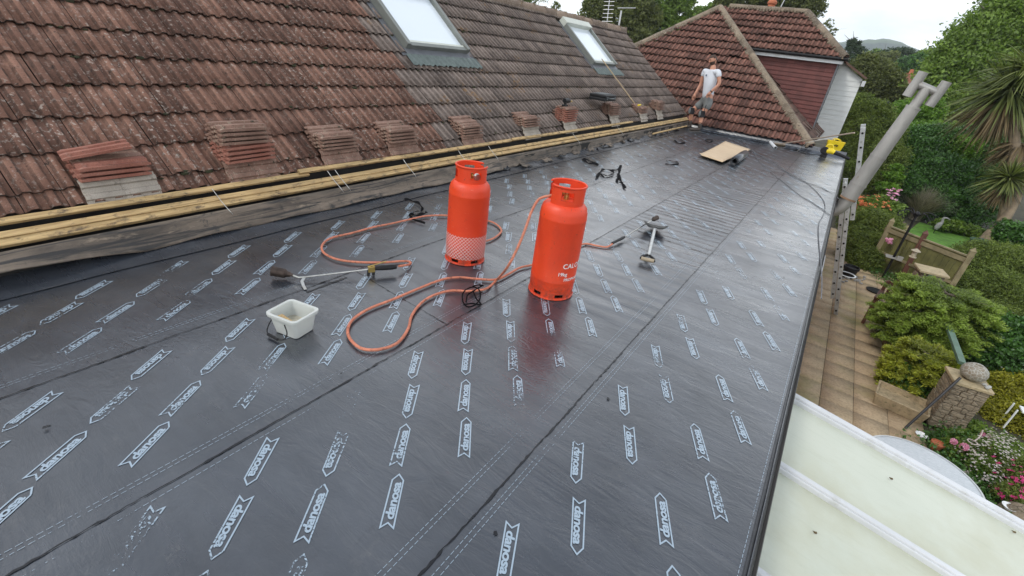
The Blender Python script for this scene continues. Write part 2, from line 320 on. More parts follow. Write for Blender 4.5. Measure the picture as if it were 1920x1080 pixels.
# ------------------------------------------------------------------ builders
def tag(o, label=None, cat=None, group=None, kind=None):
    if label: o['label'] = label
    if cat: o['category'] = cat
    if group: o['group'] = group
    if kind: o['kind'] = kind
    return o
def thing(name, label, cat, loc=(0, 0, 0), rz=0.0, group=None):
    o = bpy.data.objects.new(name, None); COL.objects.link(o); o.empty_display_size = .1
    o.location = loc; o.rotation_euler = (0, 0, rz)
    return tag(o, label, cat, group)
def link(name, me, parent=None, world=True):
    o = bpy.data.objects.new(name, me); COL.objects.link(o)
    if parent is not None:
        o.parent = parent
        if world:   # mesh coordinates are world coordinates
            mw = Matrix.LocRotScale(parent.location, parent.rotation_euler, parent.scale) if parent.parent is None else Matrix.Identity(4)
            o.matrix_parent_inverse = mw.inverted()
    return o
class MB:
    """collects shapes, then links them as one mesh object"""
    def __init__(s): s.v = []; s.f = []; s.mi = []; s.t = []
    def add(s, vs, fs, mi=0, tint=None):
        b = len(s.v); s.v += [tuple(v) for v in vs]; s.f += [tuple(i + b for i in f) for f in fs]; s.mi += [mi] * len(fs)
        s.t += [random.random() if tint is None else tint] * len(fs)
        return s
    def box(s, c, size, M=None, mi=0, tint=None):
        x, y, z = size[0] / 2, size[1] / 2, size[2] / 2
        vs = [Vector((a * x, b * y, e * z)) for a in (-1, 1) for b in (-1, 1) for e in (-1, 1)]
        if M is not None: vs = [M @ v for v in vs]
        vs = [v + Vector(c) for v in vs]
        return s.add(vs, [(0, 1, 3, 2), (4, 6, 7, 5), (0, 4, 5, 1), (2, 3, 7, 6), (0, 2, 6, 4), (1, 5, 7, 3)], mi, tint)
    def bar(s, a, b, wd, th, up=(0, 0, 1), mi=0, tint=None):
        a = Vector(a); b = Vector(b); d = b - a; L = d.length; y = d.normalized(); x = y.cross(Vector(up)).normalized(); z = x.cross(y)
        M = Matrix((x, y, z)).transposed(); return s.box((a + b) / 2, (wd, L, th), M, mi, tint)
    def tube(s, pts, r, n=10, cap=True, mi=0, tint=None):
        pts = [Vector(p) for p in pts]; rs = r if isinstance(r, (list, tuple)) else [r] * len(pts)
        vs = []; fs = []; u = None
        for i, p in enumerate(pts):
            t = (pts[min(i + 1, len(pts) - 1)] - pts[max(i - 1, 0)]).normalized()
            if u is None: u = t.orthogonal().normalized()
            else: u = (u - t * u.dot(t)).normalized()
            w_ = t.cross(u)
            for k in range(n):
                a = 2 * PI * k / n; vs.append(p + (u * math.cos(a) + w_ * math.sin(a)) * rs[i])
        for i in range(len(pts) - 1):
            for k in range(n):
                fs.append((i * n + k, i * n + (k + 1) % n, (i + 1) * n + (k + 1) % n, (i + 1) * n + k))
        if cap: fs.append(tuple(range(n))[::-1]); fs.append(tuple((len(pts) - 1) * n + k for k in range(n)))
        return s.add(vs, fs, mi, tint)
    def lathe(s, prof, n=32, c=(0, 0, 0), M=None, mi=0, a0=0.0, a1=2 * PI, tint=None):
        full = abs(a1 - a0 - 2 * PI) < 1e-6; m = n if full else n + 1
        vs = []; fs = []
        for r, z in prof:
            for k in range(m):
                a = a0 + (a1 - a0) * k / n; v = Vector((r * math.cos(a), r * math.sin(a), z))
                if M is not None: v = M @ v
                vs.append(v + Vector(c))
        for i in range(len(prof) - 1):
            for k in range(n):
                k2 = (k + 1) % m; fs.append((i * m + k, i * m + k2, (i + 1) * m + k2, (i + 1) * m + k))
        return s.add(vs, fs, mi, tint)
    def ball(s, c, r, n=12, M=None, mi=0, tint=None):
        r = r if isinstance(r, (tuple, list, Vector)) else (r, r, r); vs = []; fs = []
        h = n // 2
        for i in range(h + 1):
            for k in range(n):
                a = PI * i / h; b = 2 * PI * k / n
                v = Vector((r[0] * math.sin(a) * math.cos(b), r[1] * math.sin(a) * math.sin(b), r[2] * math.cos(a)))
                if M is not None: v = M @ v
                vs.append(v + Vector(c))
        for i in range(h):
            for k in range(n): fs.append((i * n + k, (i + 1) * n + k, (i + 1) * n + (k + 1) % n, i * n + (k + 1) % n))
        return s.add(vs, fs, mi, tint)
    def prism(s, poly, h, c=(0, 0, 0), M=None, mi=0, tint=None):
        n = len(poly); vs = [Vector((x, y, -h / 2)) for x, y in poly] + [Vector((x, y, h / 2)) for x, y in poly]
        if M is not None: vs = [M @ v for v in vs]
        vs = [v + Vector(c) for v in vs]
        fs = [tuple(range(n))[::-1], tuple(range(n, 2 * n))] + [(i, (i + 1) % n, n + (i + 1) % n, n + i) for i in range(n)]
        return s.add(vs, fs, mi, tint)
    def build(s, name, mats, parent=None, smooth=False, bevel=0.0, world=True, tint=False):
        me = bpy.data.meshes.new(name); me.from_pydata(s.v, [], s.f)
        for m in (mats if isinstance(mats, (list, tuple)) else [mats]): me.materials.append(m)
        me.polygons.foreach_set('material_index', s.mi)
        a = me.attributes.new('tint', 'FLOAT_COLOR', 'FACE')
        t = np.repeat(np.array(s.t, dtype=np.float32)[:, None], 4, 1); t[:, 3] = 1; a.data.foreach_set('color', t.ravel())
        bm = bmesh.new(); bm.from_mesh(me); bmesh.ops.remove_doubles(bm, verts=bm.verts, dist=1e-6); bmesh.ops.recalc_face_normals(bm, faces=bm.faces); bm.to_mesh(me); bm.free()
        if smooth: 
            me.polygons.foreach_set('use_smooth', [True] * len(me.polygons)); me.set_sharp_from_angle(angle=rad(smooth if smooth is not True else 40))
        o = link(name, me, parent, world)
        if bevel:
            b = o.modifiers.new('bevel', 'BEVEL'); b.width = bevel; b.segments = 2; b.limit_method = 'ANGLE'; b.angle_limit = rad(40)
        return o
def fast(name, V, F, mats, tint=None, parent=None, smooth=False, mi=None):
    """numpy quads/tris -> mesh object"""
    V = np.asarray(V, np.float32).reshape(-1, 3); F = np.asarray(F, np.int32); k = F.shape[1]
    me = bpy.data.meshes.new(name); me.vertices.add(len(V)); me.vertices.foreach_set('co', V.ravel())
    me.loops.add(F.size); me.loops.foreach_set('vertex_index', F.ravel())
    me.polygons.add(len(F)); me.polygons.foreach_set('loop_start', np.arange(0, F.size, k, dtype=np.int32)); me.polygons.foreach_set('loop_total', np.full(len(F), k, np.int32))
    for m in (mats if isinstance(mats, (list, tuple)) else [mats]): me.materials.append(m)
    if mi is not None: me.polygons.foreach_set('material_index', np.asarray(mi, np.int32))
    if tint is not None:
        tint = np.asarray(tint, np.float32); a = me.attributes.new('tint', 'FLOAT_COLOR', 'FACE'); t = np.repeat((tint if tint.ndim == 1 else tint[:, 0])[:, None], 4, 1); t[:, 3] = 1
        if tint.ndim == 2: t[:, 1] = tint[:, 1]; t[:, 2] = 0
        a.data.foreach_set('color', t.ravel())
    me.update(calc_edges=True); me.validate()
    if smooth: me.polygons.foreach_set('use_smooth', [True] * len(me.polygons)); me.set_sharp_from_angle(angle=rad(50))
    return link(name, me, parent)
def smoothpath(pts, sub=8):
    pts = [Vector(p) for p in pts]; o = []
    for i in range(len(pts) - 1):
        p0 = pts[max(i - 1, 0)]; p1 = pts[i]; p2 = pts[i + 1]; p3 = pts[min(i + 2, len(pts) - 1)]
        for k in range(sub):
            t = k / sub
            o.append(.5 * ((2 * p1) + (p2 - p0) * t + (2 * p0 - 5 * p1 + 4 * p2 - p3) * t * t + (3 * p1 - p0 - 3 * p2 + p3) * t ** 3))
    o.append(pts[-1]); return o
def rot(ax, a): return Matrix.Rotation(a, 3, ax)

# ------------------------------------------------------------------ terrain and setting
GZ = -2.7
m = MB(); m.add([(-900, -400, GZ - .06), (900, -400, GZ - .06), (900, 1600, GZ - .06), (-900, 1600, GZ - .06)], [(0, 1, 2, 3)])
tag(m.build('ground', soil_m), kind='structure')
# lawn beyond the timber fence
m = MB(); lw = [G(*p, GZ) for p in ((1700, 436), (1725, 415), (1765, 428), (1800, 440), (1850, 446), (1940, 482), (1940, 520), (1850, 500), (1790, 478))]
m.add([v + Vector((0, 0, -.02)) for v in lw], [tuple(range(len(lw)))]); tag(m.build('lawn', lawn_m), kind='structure')
# patio slabs
V = []; F = []; T = []; gap = .007
for i in range(-1, 5):
    for j in range(8, 42):
        x0 = .26 + i * .445; y0 = j * .445
        if x0 > 2.45 and y0 < 7: pass
        if x0 < .25: x0 = .25
        z = GZ + random.uniform(-.003, .003); b = len(V); a = gap
        x1 = .26 + (i + 1) * .445
        V += [(x0 + a, y0 + a, z), (x1 - a, y0 + a, z), (x1 - a, y0 + .445 - a, z), (x0 + a, y0 + .445 - a, z),
              (x0 + a * .3, y0 + a * .3, z - .02), (x1 - a * .3, y0 + a * .3, z - .02), (x1 - a * .3, y0 + .445 - a * .3, z - .02), (x0 + a * .3, y0 + .445 - a * .3, z - .02)]
        F += [(b, b + 1, b + 2, b + 3)] + [(b + k, b + 4 + k, b + 4 + (k + 1) % 4, b + (k + 1) % 4) for k in range(4)]
        T += [random.random()] * 5
po = tag(fast('patio', V, F, slab_m, T), kind='structure')
m = MB(); m.add([(-.2, 3.4, GZ - .015), (2.5, 3.4, GZ - .015), (2.5, 18.7, GZ - .015), (-.2, 18.7, GZ - .015)], [(0, 1, 2, 3)]); tag(m.build('patio_bed', joint_m), kind='structure')
# hills
def hill():
    n = 120; V = []; F = []
    D0 = 1500
    for i in range(n + 1):
        az = rad(-30 + 60 * i / n); a = math.degrees(az)
        el = 3.25 + .78 * math.exp(-((a - .1) / 2.7) ** 2) + .05 * math.sin(a * 1.7) + .03 * math.sin(a * 5.3 + 1) + .02 * math.sin(a * 17)
        for j in range(9):
            D = D0 - 520 + 65 * j; z = GZ + (D0 * math.tan(rad(el)) + 3) * math.sin(PI / 2 * j / 8) ** 1.3
            V.append((math.sin(az) * D, math.cos(az) * D, z - (3 if j == 0 else 0)))
    for i in range(n):
        for j in range(8):
            a = i * 9 + j; F.append((a, a + 9, a + 10, a + 1))
    tag(fast('hills', V, F, hill_m, smooth=True), kind='structure')
hill()

# ------------------------------------------------------------------ tiled slopes
def tiles(name, p0, u, v, cols, courses, mat_fn, tw=.207, gauge=.2755, ns=2, rib=.021, lip=.033, flat=(.12, .28, .62, .78), parent=None, jit=.003, clip=(), skip=None, u0=0):
    """courses of profiled tiles: p0 lower corner, u along eaves, v up the slope"""
    p0 = np.array(p0, float); u = np.array(u, float); v = np.array(v, float); nrm = np.cross(u, v); nrm /= np.linalg.norm(nrm)
    if nrm[2] < 0: nrm = -nrm
    a, b, c_, d = flat; pr = []
    for k in range(ns):
        o = k / ns
        pr += [(o, 0), (o + a / ns, 0), (o + b / ns, 1), (o + c_ / ns, 1), (o + d / ns, 0)]
    pr.append((1.0, 0)); P = np.array(pr); P[:, 0] = .008 + P[:, 0] * .984; npf = len(P)
    Vs = []; Fs = []; Ts = []; Ms = []; base = 0
    for r in range(courses):
        for c in range(cols):
            if skip and skip(c, r): continue
            jx = rng.normal(0, .0012); jh = abs(rng.normal(0, jit)); jt = rng.normal(0, jit * .8); jy = rng.normal(0, .003)
            x = (c + u0) * tw + P[:, 0] * tw + jx; h = P[:, 1] * rib
            tl = jt * (P[:, 0] - .5)
            lo = p0 + np.outer(x, u) + v * (r * gauge + jy) + np.outer(h + lip + jh + tl, nrm)
            lb = p0 + np.outer(x, u) + v * (r * gauge + jy + .002) + np.outer(h + lip - .012 + jh + tl, nrm)
            hi = p0 + np.outer(x, u) + v * ((r + 1) * gauge + .035) + np.outer(h + .003, nrm)
            ub = p0 + np.outer(x, u) + v * (r * gauge + jy + .05) + np.outer(h + lip - .014, nrm)
            Vs.append(np.vstack([lb, lo, hi, ub]))
            i = np.arange(npf - 1)
            f1 = np.stack([i, i + 1, npf + i + 1, npf + i], 1); f2 = np.stack([npf + i, npf + i + 1, 2 * npf + i + 1, 2 * npf + i], 1)
            f3 = np.stack([3 * npf + i, 3 * npf + i + 1, i + 1, i], 1)
            Fs.append(np.vstack([f1, f2, f3]) + base); base += 4 * npf
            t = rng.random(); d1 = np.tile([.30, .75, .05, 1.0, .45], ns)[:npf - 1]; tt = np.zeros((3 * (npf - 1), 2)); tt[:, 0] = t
            tt[:, 1] = np.concatenate([np.full(npf - 1, 1.35), d1, np.full(npf - 1, 1.5)]); Ts.append(tt); Ms.append(np.full(3 * (npf - 1), mat_fn(c, r)[0]))  # second channel: how far each face of the profile is darkened
    mats = mat_fn(None, None)
    o = fast(name, np.vstack(Vs), np.vstack(Fs), mats, np.concatenate(Ts), parent, False, np.concatenate(Ms))
    if clip:
        bm = bmesh.new(); bm.from_mesh(o.data)
        for co, no in clip:
            bmesh.ops.bisect_plane(bm, geom=bm.verts[:] + bm.edges[:] + bm.faces[:], plane_co=co, plane_no=no, clear_outer=True)
        bm.to_mesh(o.data); bm.free()
    return o
AL = rad(38.5); SL = np.array([-math.cos(AL), 0, math.sin(AL)]); NR = np.array([math.sin(AL), 0, math.cos(AL)])
E0 = np.array([-3.775, -5.0, .318])      # eaves point of the main slope
NCOL = int(round((14.3 + 5.0) / .207)); NC = 11; GA = .2735; S0 = .115
TW = 19.3 / NCOL
RLEN = 3.03
def onR(px, py, h=0.0): return onP(px, py, E0 + NR * h, NR)
def rp(s_, y, h=0.0): return Vector((E0[0], y, E0[2])) + Vector(SL) * s_ + Vector(NR) * h
house = thing('bungalow', 'bungalow with long red and grey tiled slope and newly felted black flat roof', 'house', (-3.4, 5, GZ))
# windows first (their holes)
WIN = [(1.54, 2.72, 4.76, 6.02), (1.54, 2.74, 10.25, 11.5)]
def inwin(c, r):
    y = -5 + (c + .5) * TW; s_ = S0 + (r + .5) * GA
    return any(a - .02 < s_ < b + .02 and y0 - .02 < y < y1 + .02 for a, b, y0, y1 in WIN)
cb = int(round((4.24 + 5) / TW))
def mf(c, r):
    if c is None: return [tile_red, tile_grey]
    b = cb + (1 if r % 3 == 1 else 0) - (3 if r > 7 else 0)
    return [0 if c < b else 1]
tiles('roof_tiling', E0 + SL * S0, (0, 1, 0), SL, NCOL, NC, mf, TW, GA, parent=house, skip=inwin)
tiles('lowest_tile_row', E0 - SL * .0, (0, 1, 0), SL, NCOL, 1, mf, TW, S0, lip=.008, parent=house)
# slope underlay, rear slope, gable, walls
rid = Vector(E0) + Vector(SL) * RLEN; ex, ez = E0[0], E0[2]
m = MB()
R1 = (rid.x, rid.z - .02)
prof = [(ex - .03, ez + .0), (R1[0], R1[1]), (R1[0] - 2.8, R1[1] - 2.2), (R1[0] - 2.8, GZ), (ex - .03, GZ)]
n5 = len(prof)
for y in (-5, 14.27): m.v += [(x, y, z) for x, z in prof]
m.f += [tuple(range(n5)), tuple(range(n5, 2 * n5))[::-1]] + [(i, (i + 1) % n5, n5 + (i + 1) % n5, n5 + i) for i in range(n5)]; m.mi += [1, 1, 0, 0, 1, 1, 0]; m.t += [.5] * 7
m.build('wall', [under_m, render_m], house)
m = MB(); m.box((rid.x - 1.45, 4.65, rid.z - 1.10), (3.75, 19.3, .05), rot('Y', -rad(38.2))); m.build('rear_slope', tile_grey, house)
# verge edging
m = MB(); m.bar(rp(-.02, 14.31, -.01), rp(RLEN, 14.31, -.01), .03, .07, NR); m.build('verge', hip_m, house)
# ridge tiles
m = MB(); y = -5.0; k = 0
while y < 14.3:
    m.lathe([(.125, 0), (.125 + .004, .44), (.105, .445), (.10, 0)], 12, (rid.x + .0, y, rid.z - .045 + random.uniform(-.006, .006)), rot('X', -PI / 2) @ rot('Z', 0), 0, PI, 2 * PI)
    m.box((rid.x, y + .445, rid.z + .03), (.2, .02, .12), None, 1); y += .45
# mortar bed under the ridge, uneven
for sd_ in (1, -1):
    yy = -5.0
    while yy < 14.25:
        m.ball((rid.x + sd_ * .115, yy, rid.z - .075 + random.uniform(-.012, .012)), (.035, .07, .04), 6, None, 1); yy += .09
m.build('ridge_tiling', [ridge_m, hip_m], house, smooth=30)
# scattered moss cushions in the laps of the near tiles
m = MB()
for _ in range(420):
    y = random.uniform(.3, 14); r_ = random.randrange(0, NC); s_ = S0 + r_ * GA + random.uniform(-.02, .03)
    if inwin(int((y + 5) / TW), r_) : continue
    q = rp(s_, y, .03); a = random.uniform(.008, .022)
    m.ball(q, (a * 1.3, a * 1.6, a * .7), 6)
tag(m.build('moss', mat('moss_cushion', (.035, .036, .015), .95, .4, 20, bump=.8, bs=80), house), kind='stuff')
# roof windows
def roofwin(a, b, y0, y1, lab):
    w0 = rp(0, 0, 0)
    fr = MB(); h = .07; t = .065
    def P(s_, y, hh): return rp(s_, y, hh)
    fr.bar(P(a, y0 + t / 2, h), P(b, y0 + t / 2, h), t, .12, NR); fr.bar(P(a, y1 - t / 2, h), P(b, y1 - t / 2, h), t, .12, NR)
    fr.bar(P(a + .03, y0 + t, h - .01), P(a + .03, y1 - t, h - .01), .06, .10, NR)
    fo = fr.build('roof_window', velux_m, house, bevel=.006); fo['label'] = lab
    f2 = MB(); f2.bar(P(b - .05, y0 - .01, h + .03), P(b - .05, y1 + .01, h + .03), .17, .12, NR); f2.build('top_cover', velux_in, fo, bevel=.008)
    g = MB(); g.bar(P((a + b) / 2, y0 + t, h - .005), P((a + b) / 2, y1 - t, h - .005), b - a - .14, .012, NR); g.build('pane', glass_sky, fo)
    f3 = MB(); f3.bar(P(a + .085, y0 + t, h + .012), P(a + .085, y1 - t, h + .012), .045, .03, NR); f3.build('bottom_rail', velux_in, fo, bevel=.004)
    ap = MB(); ap.bar(P(a - .055, y0 - .03, .045), P(a - .055, y1 + .03, .045), .13, .012, NR)
    for yy in (y0 - .055, y1 + .055): ap.bar(P(a - .1, yy, .03), P(b, yy, .03), .09, .012, NR)
    ap.build('flashing', lead_m, fo)
    sk = MB(); n = int((y1 - y0 + .16) / .0105); V = []
    for i in range(n + 1):
        y = y0 - .08 + i * .0105; r = .02 * (.5 + .5 * math.sin(y / .105 * 2 * PI))
        V += [P(a - .10, y, .060 + r * .3), P(a - .29 + .008 * math.sin(i * .9), y, .062 + r)]
    sk.add(V, [(2 * i, 2 * i + 2, 2 * i + 3, 2 * i + 1) for i in range(n)]); sk.build('lead_apron', lead_green, fo, smooth=True)
roofwin(*WIN[0], 'larger looking nearer roof window cut by the top of the photo')
roofwin(*WIN[1], 'farther roof window near the ridge end')

# ------------------------------------------------------------------ eaves strip: battens, timber, old felt
def seg(pts, s_, wd, th, hh, name, lab=None):
    m = MB(); P = [rp(s_ + d, y, hh) for y, d in pts]
    for a, b in zip(P, P[1:]): m.bar(a, b, wd, th, NR)
    o = m.build(name, wood_m, house, bevel=.003); return o
seg([(-3, 0), (1.2, -.005), (2.45, .0)], -.030, .040, .025, .012, 'batten')
seg([(2.35, .018), (3.8, .01), (5.6, .018)], -.035, .04, .025, .04, 'batten')
seg([(5.65, .04), (7.0, .035), (10.2, .04)], -.045, .04, .025, .035, 'batten')
seg([(-3, 0), (3, 0), (7, .005), (14.2, .0)], -.116, .042, .034, -.004, 'eaves_timber')
seg([(-3, 0), (3, .004), (7, 0), (14.25, .004)], -.162, .044, .030, -.012, 'eaves_timber')
seg([(11.0, 0), (14.3, .01)], -.36, .03, .03, -.015, 'batten')
# wire clips holding the battens
for y in (1.62, 2.62, 2.70, 3.55, 4.45, 5.05, 7.4, 9.3):
    m = MB(); q = [rp(-.05, y, .04), rp(-.10, y + .01, .03), rp(-.17, y + .015, .03), rp(-.25, y + .03, .025), rp(-.27, y + .05, .0)]
    m.tube(smoothpath(q, 4), .0026, 6); m.build('wire_tie', steel_m, house)
# weathered old felt apron between timber and new felt
V = []; F = []; n = 360; ncs = 8
for i in range(n + 1):
    y = -2.5 + 16.8 * i / n
    lift = max(0, 1 - abs(y - .45) / .6) * .075 + (max(0, .45 - y) * .10 if y < .45 else 0)
    rag = (.012 * math.sin(y * 3.1) + .02 * math.sin(y * 1.3 + 2))
    if y > 5.0: rag += -.03 + .035 * (math.sin(y * 7.1) * math.sin(y * 3.3 + 1)) + .012 * math.sin(y * 31) - min(.05, (y - 5) * .012)
    x1 = -3.525 + rag * .7 + (-.03 if y < .2 else 0); z1 = .032 + lift
    for k in range(ncs):
        t = k / (ncs - 1); x = -3.615 + (x1 + 3.615) * t; z = .178 + (z1 - .178) * t - .02 * math.sin(PI * t) + .006 * math.sin(y * 9 + t * 7) * t
        V.append((x, y, z))
for i in range(n):
    for k in range(ncs - 1):
        a = i * ncs + k; F.append((a, a + ncs, a + ncs + 1, a + 1))
o = fast('old_felt_apron', V, F, oldfelt_m, None, house, True); md = o.modifiers.new('thick', 'SOLIDIFY'); md.thickness = .006; md.offset = -1
# dark board under the apron and the gap behind the battens
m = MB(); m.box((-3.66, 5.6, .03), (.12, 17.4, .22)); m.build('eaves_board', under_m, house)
# torn scraps of old felt lying along the apron edge
for i in range(16):
    y = 5.3 + i * .5 + random.uniform(-.15, .15); L = random.uniform(.10, .26); wd = random.uniform(.05, .09); x = -3.53 + random.uniform(-.02, .03)
    V = []; 
    for a in range(6):
        for b in range(4):
            V.append((x + (b / 3 - .5) * wd + random.uniform(-.01, .01), y + (a / 5 - .5) * L + random.uniform(-.01, .01), .05 - (b / 3) * .03 + .012 * math.sin(a * 2 + i) + random.uniform(0, .01)))
    F = [(a * 4 + b, a * 4 + 4 + b, a * 4 + 5 + b, a * 4 + 1 + b) for a in range(5) for b in range(3)]
    o = fast('felt_scrap', V, F, [oldfelt_m, bit_m][i % 3 == 0 and 1 or 0], None, None, True)
    tag(o, 'torn scrap of old brown felt lying along the ragged edge below the long timber', 'felt scrap', 'torn scraps of old felt along the eaves timber')
    md = o.modifiers.new('t', 'SOLIDIFY'); md.thickness = .004

# ------------------------------------------------------------------ flat roof
m = MB(); m.box((-1.63, 4.5, -.12), (3.86, 19.0, .22)); m.build('flat_deck', under_m, house)
m = MB(); m.box((.13, 4.6, -1.5), (.22, 19.4, 2.36)); m.build('extension_wall', brick_m, house)
m = MB(); m.box((.265, 4.6, -.30), (.035, 19.2, .20)); m.build('fascia', mat('grey_fascia', (.22, .22, .20), .75, .25, 4, dirt=(.1, .1, .08)), house)

# one printed mark: ribbon outline and lettering, built once as flat polygons
cu = bpy.data.curves.new('txt', 'FONT'); cu.body = 'danosa'; cu.size = .05; cu.offset = .0017; cu.shear = .12; cu.space_character = .93; cu.resolution_u = 3
to = bpy.data.objects.new('txt', cu); COL.objects.link(to)
dg = bpy.context.evaluated_depsgraph_get(); tm = bpy.data.meshes.new_from_object(to.evaluated_get(dg)); bpy.data.objects.remove(to)
tv = np.array([v.co[:] for v in tm.vertices])[:, :2]; tf = [tuple(p.vertices) for p in tm.polygons]; bpy.data.meshes.remove(tm)
mn, mxx = tv.min(0), tv.max(0); tv = (tv - (mn + mxx) / 2) / (mxx - mn) * np.array([.158, .034]); tv[:, 0] -= .004
def off(poly, d):
    n = len(poly); o = []
    for i in range(n):
        p, q, r_ = np.array(poly[i - 1]), np.array(poly[i]), np.array(poly[(i + 1) % n])
        e1 = (q - p) / np.linalg.norm(q - p); e2 = (r_ - q) / np.linalg.norm(r_ - q); n1 = np.array([-e1[1], e1[0]]); n2 = np.array([-e2[1], e2[0]])
        b = n1 + n2; b /= np.dot(b, n1); o.append(q + b * d)
    return o
rib_o = [(-.122, -.026), (.085, -.024), (.116, 0), (.085, .024), (-.122, .026), (-.100, 0)]
rib_i = off(rib_o, .0056)
mv = [tuple(p) for p in rib_o] + [tuple(p) for p in rib_i]; mf_ = [(i, (i + 1) % 6, 6 + (i + 1) % 6, 6 + i) for i in range(6)]
lv = mv + [tuple(p) for p in tv]; lf = mf_ + [tuple(i + 12 for i in f) for f in tf]; lv = np.array(lv)
def felt_roll(x0, x1, z, marks, dashes, y0=-3.5, y1=14.12, name='felt_roll'):
    nx = 4; ny = 120; m = MB(); V = []
    for j in range(ny + 1):
        for i in range(nx + 1):
            V.append((x0 + (x1 - x0) * i / nx, y0 + (y1 - y0) * j / ny, z))
    F = [(j * (nx + 1) + i, j * (nx + 1) + i + 1, (j + 1) * (nx + 1) + i + 1, (j + 1) * (nx + 1) + i) for j in range(ny) for i in range(nx)]
    b = len(V); V += [(x0, y0, z - .004), (x0, y1, z - .004), (x0, y0, z), (x0, y1, z)]; F.append((b, b + 1, b + 3, b + 2))
    m.add(V, F, 0)
    for (lx, ly, pitch, ang, flip) in marks:
        k0 = int(math.floor((y0 + .2 - ly) / pitch)); yy = ly + k0 * pitch
        while yy < y1 - .2:
            if yy > y0 + .15:
                a = rad(ang) + (PI if flip else 0) + rng.normal(0, .008); ca, sa = math.cos(a), math.sin(a)
                P = [(lx + p[0] * ca - p[1] * sa, yy + p[0] * sa + p[1] * ca, z + .0025) for p in lv]
                m.add(P, lf, 1)
            yy += pitch
    for dx in dashes:
        yy = y0 + .2
        while yy < 9:
            m.add([(dx - .0009, yy, z + .0025), (dx + .0009, yy, z + .0025), (dx + .0009, yy + .017, z + .0025), (dx - .0009, yy + .017, z + .0025)], [(0, 1, 2, 3)], 1)
            yy += .024
    return m.build(name, [felt_m, print_m], house)
D_ = 180
felt_roll(-.605, .262, .012, [(-.428, 1.42, .5150, -64.5, 0), (-.285, 1.155, .515, -64.5, 0), (-.043, 1.40, .515, -64.5, 1), (.095, 1.646, .515, -64.5, 1)], [-.575, -.555, .243])
felt_roll(-1.535, -.602, .008, [(-1.393, 1.43, .4145, -54, 0), (-1.213, 1.22, .4145, -54, 0), (-1.055, 1.013, .4145, -54, 1), (-.88, .808, .4145, -54, 1)], [-.715, -.695, -1.50])
felt_roll(-2.455, -1.532, .004, [(-2.29, .585, .418, -58, 0), (-2.113, .38, .418, -58, 0), (-1.958, .165, .418, -58, 1), (-1.79, .383, .418, -58, 1)], [-1.63, -1.61])
felt_roll(-3.40, -2.452, .000, [(-3.23, .67, .418, -58, 0), (-3.055, .475, .418, -58, 0), (-2.888, .255, .418, -58, 1), (-2.714, .465, .418, -58, 1)], [-2.56, -2.54])
# upstand rolls: near the tiled slope and at the far end
V = []; F = []; n = 260
for i in range(n + 1):
    y = -3.4 + 17.5 * i / n
    for k, (x, z) in enumerate(((-3.385, .006), (-3.43, .008), (-3.47, .012), (-3.52, .019), (-3.60, .045))):
        V.append((x + .006 * math.sin(y * 5 + k), y, z + .003 * math.sin(y * 11 + k * 2) * (k > 0)))
for i in range(n):
    for k in range(4): a = i * 5 + k; F.append((a, a + 5, a + 6, a + 1))
fast('felt_upstand', V, F, [felt_m], None, house, True)
V = [(-3.6, 14.08, .012), (.27, 14.08, .012), (.27, 14.14, .05), (-3.6, 14.14, .05), (.27, 14.2, .14), (-3.6, 14.2, .14)]
m = MB(); m.add(V, [(0, 1, 2, 3), (3, 2, 4, 5)]); m.build('felt_upstand', felt_m, house)
# the felt turned down over the edge
V = []; F = []; n = 500
for i in range(n + 1):
    y = -3.4 + 17.55 * i / n; wv = .006 * math.sin(y * 13) + .005 * math.sin(y * 29 + 1) + .004 * math.sin(y * 57)
    for k, (x, z) in enumerate(((.255, .0125), (.274, .011), (.287, -.002), (.292 + wv * .5, -.04), (.298 + wv, -.085), (.30 + wv * 1.4, -.125 + wv))): V.append((x, y, z))
for i in range(n):
    for k in range(5): a = i * 6 + k; F.append((a, a + 6, a + 7, a + 1))
o = fast('felt_turndown', V, F, fold_m, None, house, True)
m = MB(); m.tube([(.272 + .001 * math.sin(i), -3.4 + i * .25, .0135) for i in range(70)], .0022, 5); m.build('edge_bead', felt_m, house)
# bleed of black bitumen along every lap
def bleed(pts, wd=.0062, thick=.003):
    m = MB(); P = []
    for a, b in zip(pts, pts[1:]):
        a = Vector(a); b = Vector(b); L = (b - a).length; k = max(2, int(L / .02)); d = (b - a).normalized(); nn = Vector((-d.y, d.x, 0))
        pr = None
        for i in range(k + 1):
            q = a + (b - a) * i / k; wob = .0015 * math.sin(i * .21) + rng.normal(0, .0012)
            h = wd * (.28 + .5 * abs(rng.normal(0, .8)) * (1 if (i // 9) % 3 else .4))
            e = (q + nn * (wob - h), q + nn * (wob + h))
            if pr is not None: m.add([pr[0], pr[1], e[1], e[0]], [(0, 1, 2, 3)])
            pr = e
    return m.build('lap_bleed', bit_m, house)
for x, z in ((-.606, .0152), (-1.536, .0112), (-2.456, .0072)): bleed([(x, -3, z), (x, 14.1, z)])
for y in (4.47, 5.30, 6.33, 7.62, 11.2):
    bleed([(-1.53, y + .06, .0112), (-.61, y, .0112)], .009); 
bleed([(-.60, 9.05, .0152), (.25, 9.12, .0152)], .008); bleed([(-2.45, 1.9, .0062), (-1.54, 1.84, .0066)], .004)
bleed([G(575, 548, .0062), G(650, 520, .0062)], .02); bleed([G(80, 800, .0062), G(95, 797, .0062)], .012)
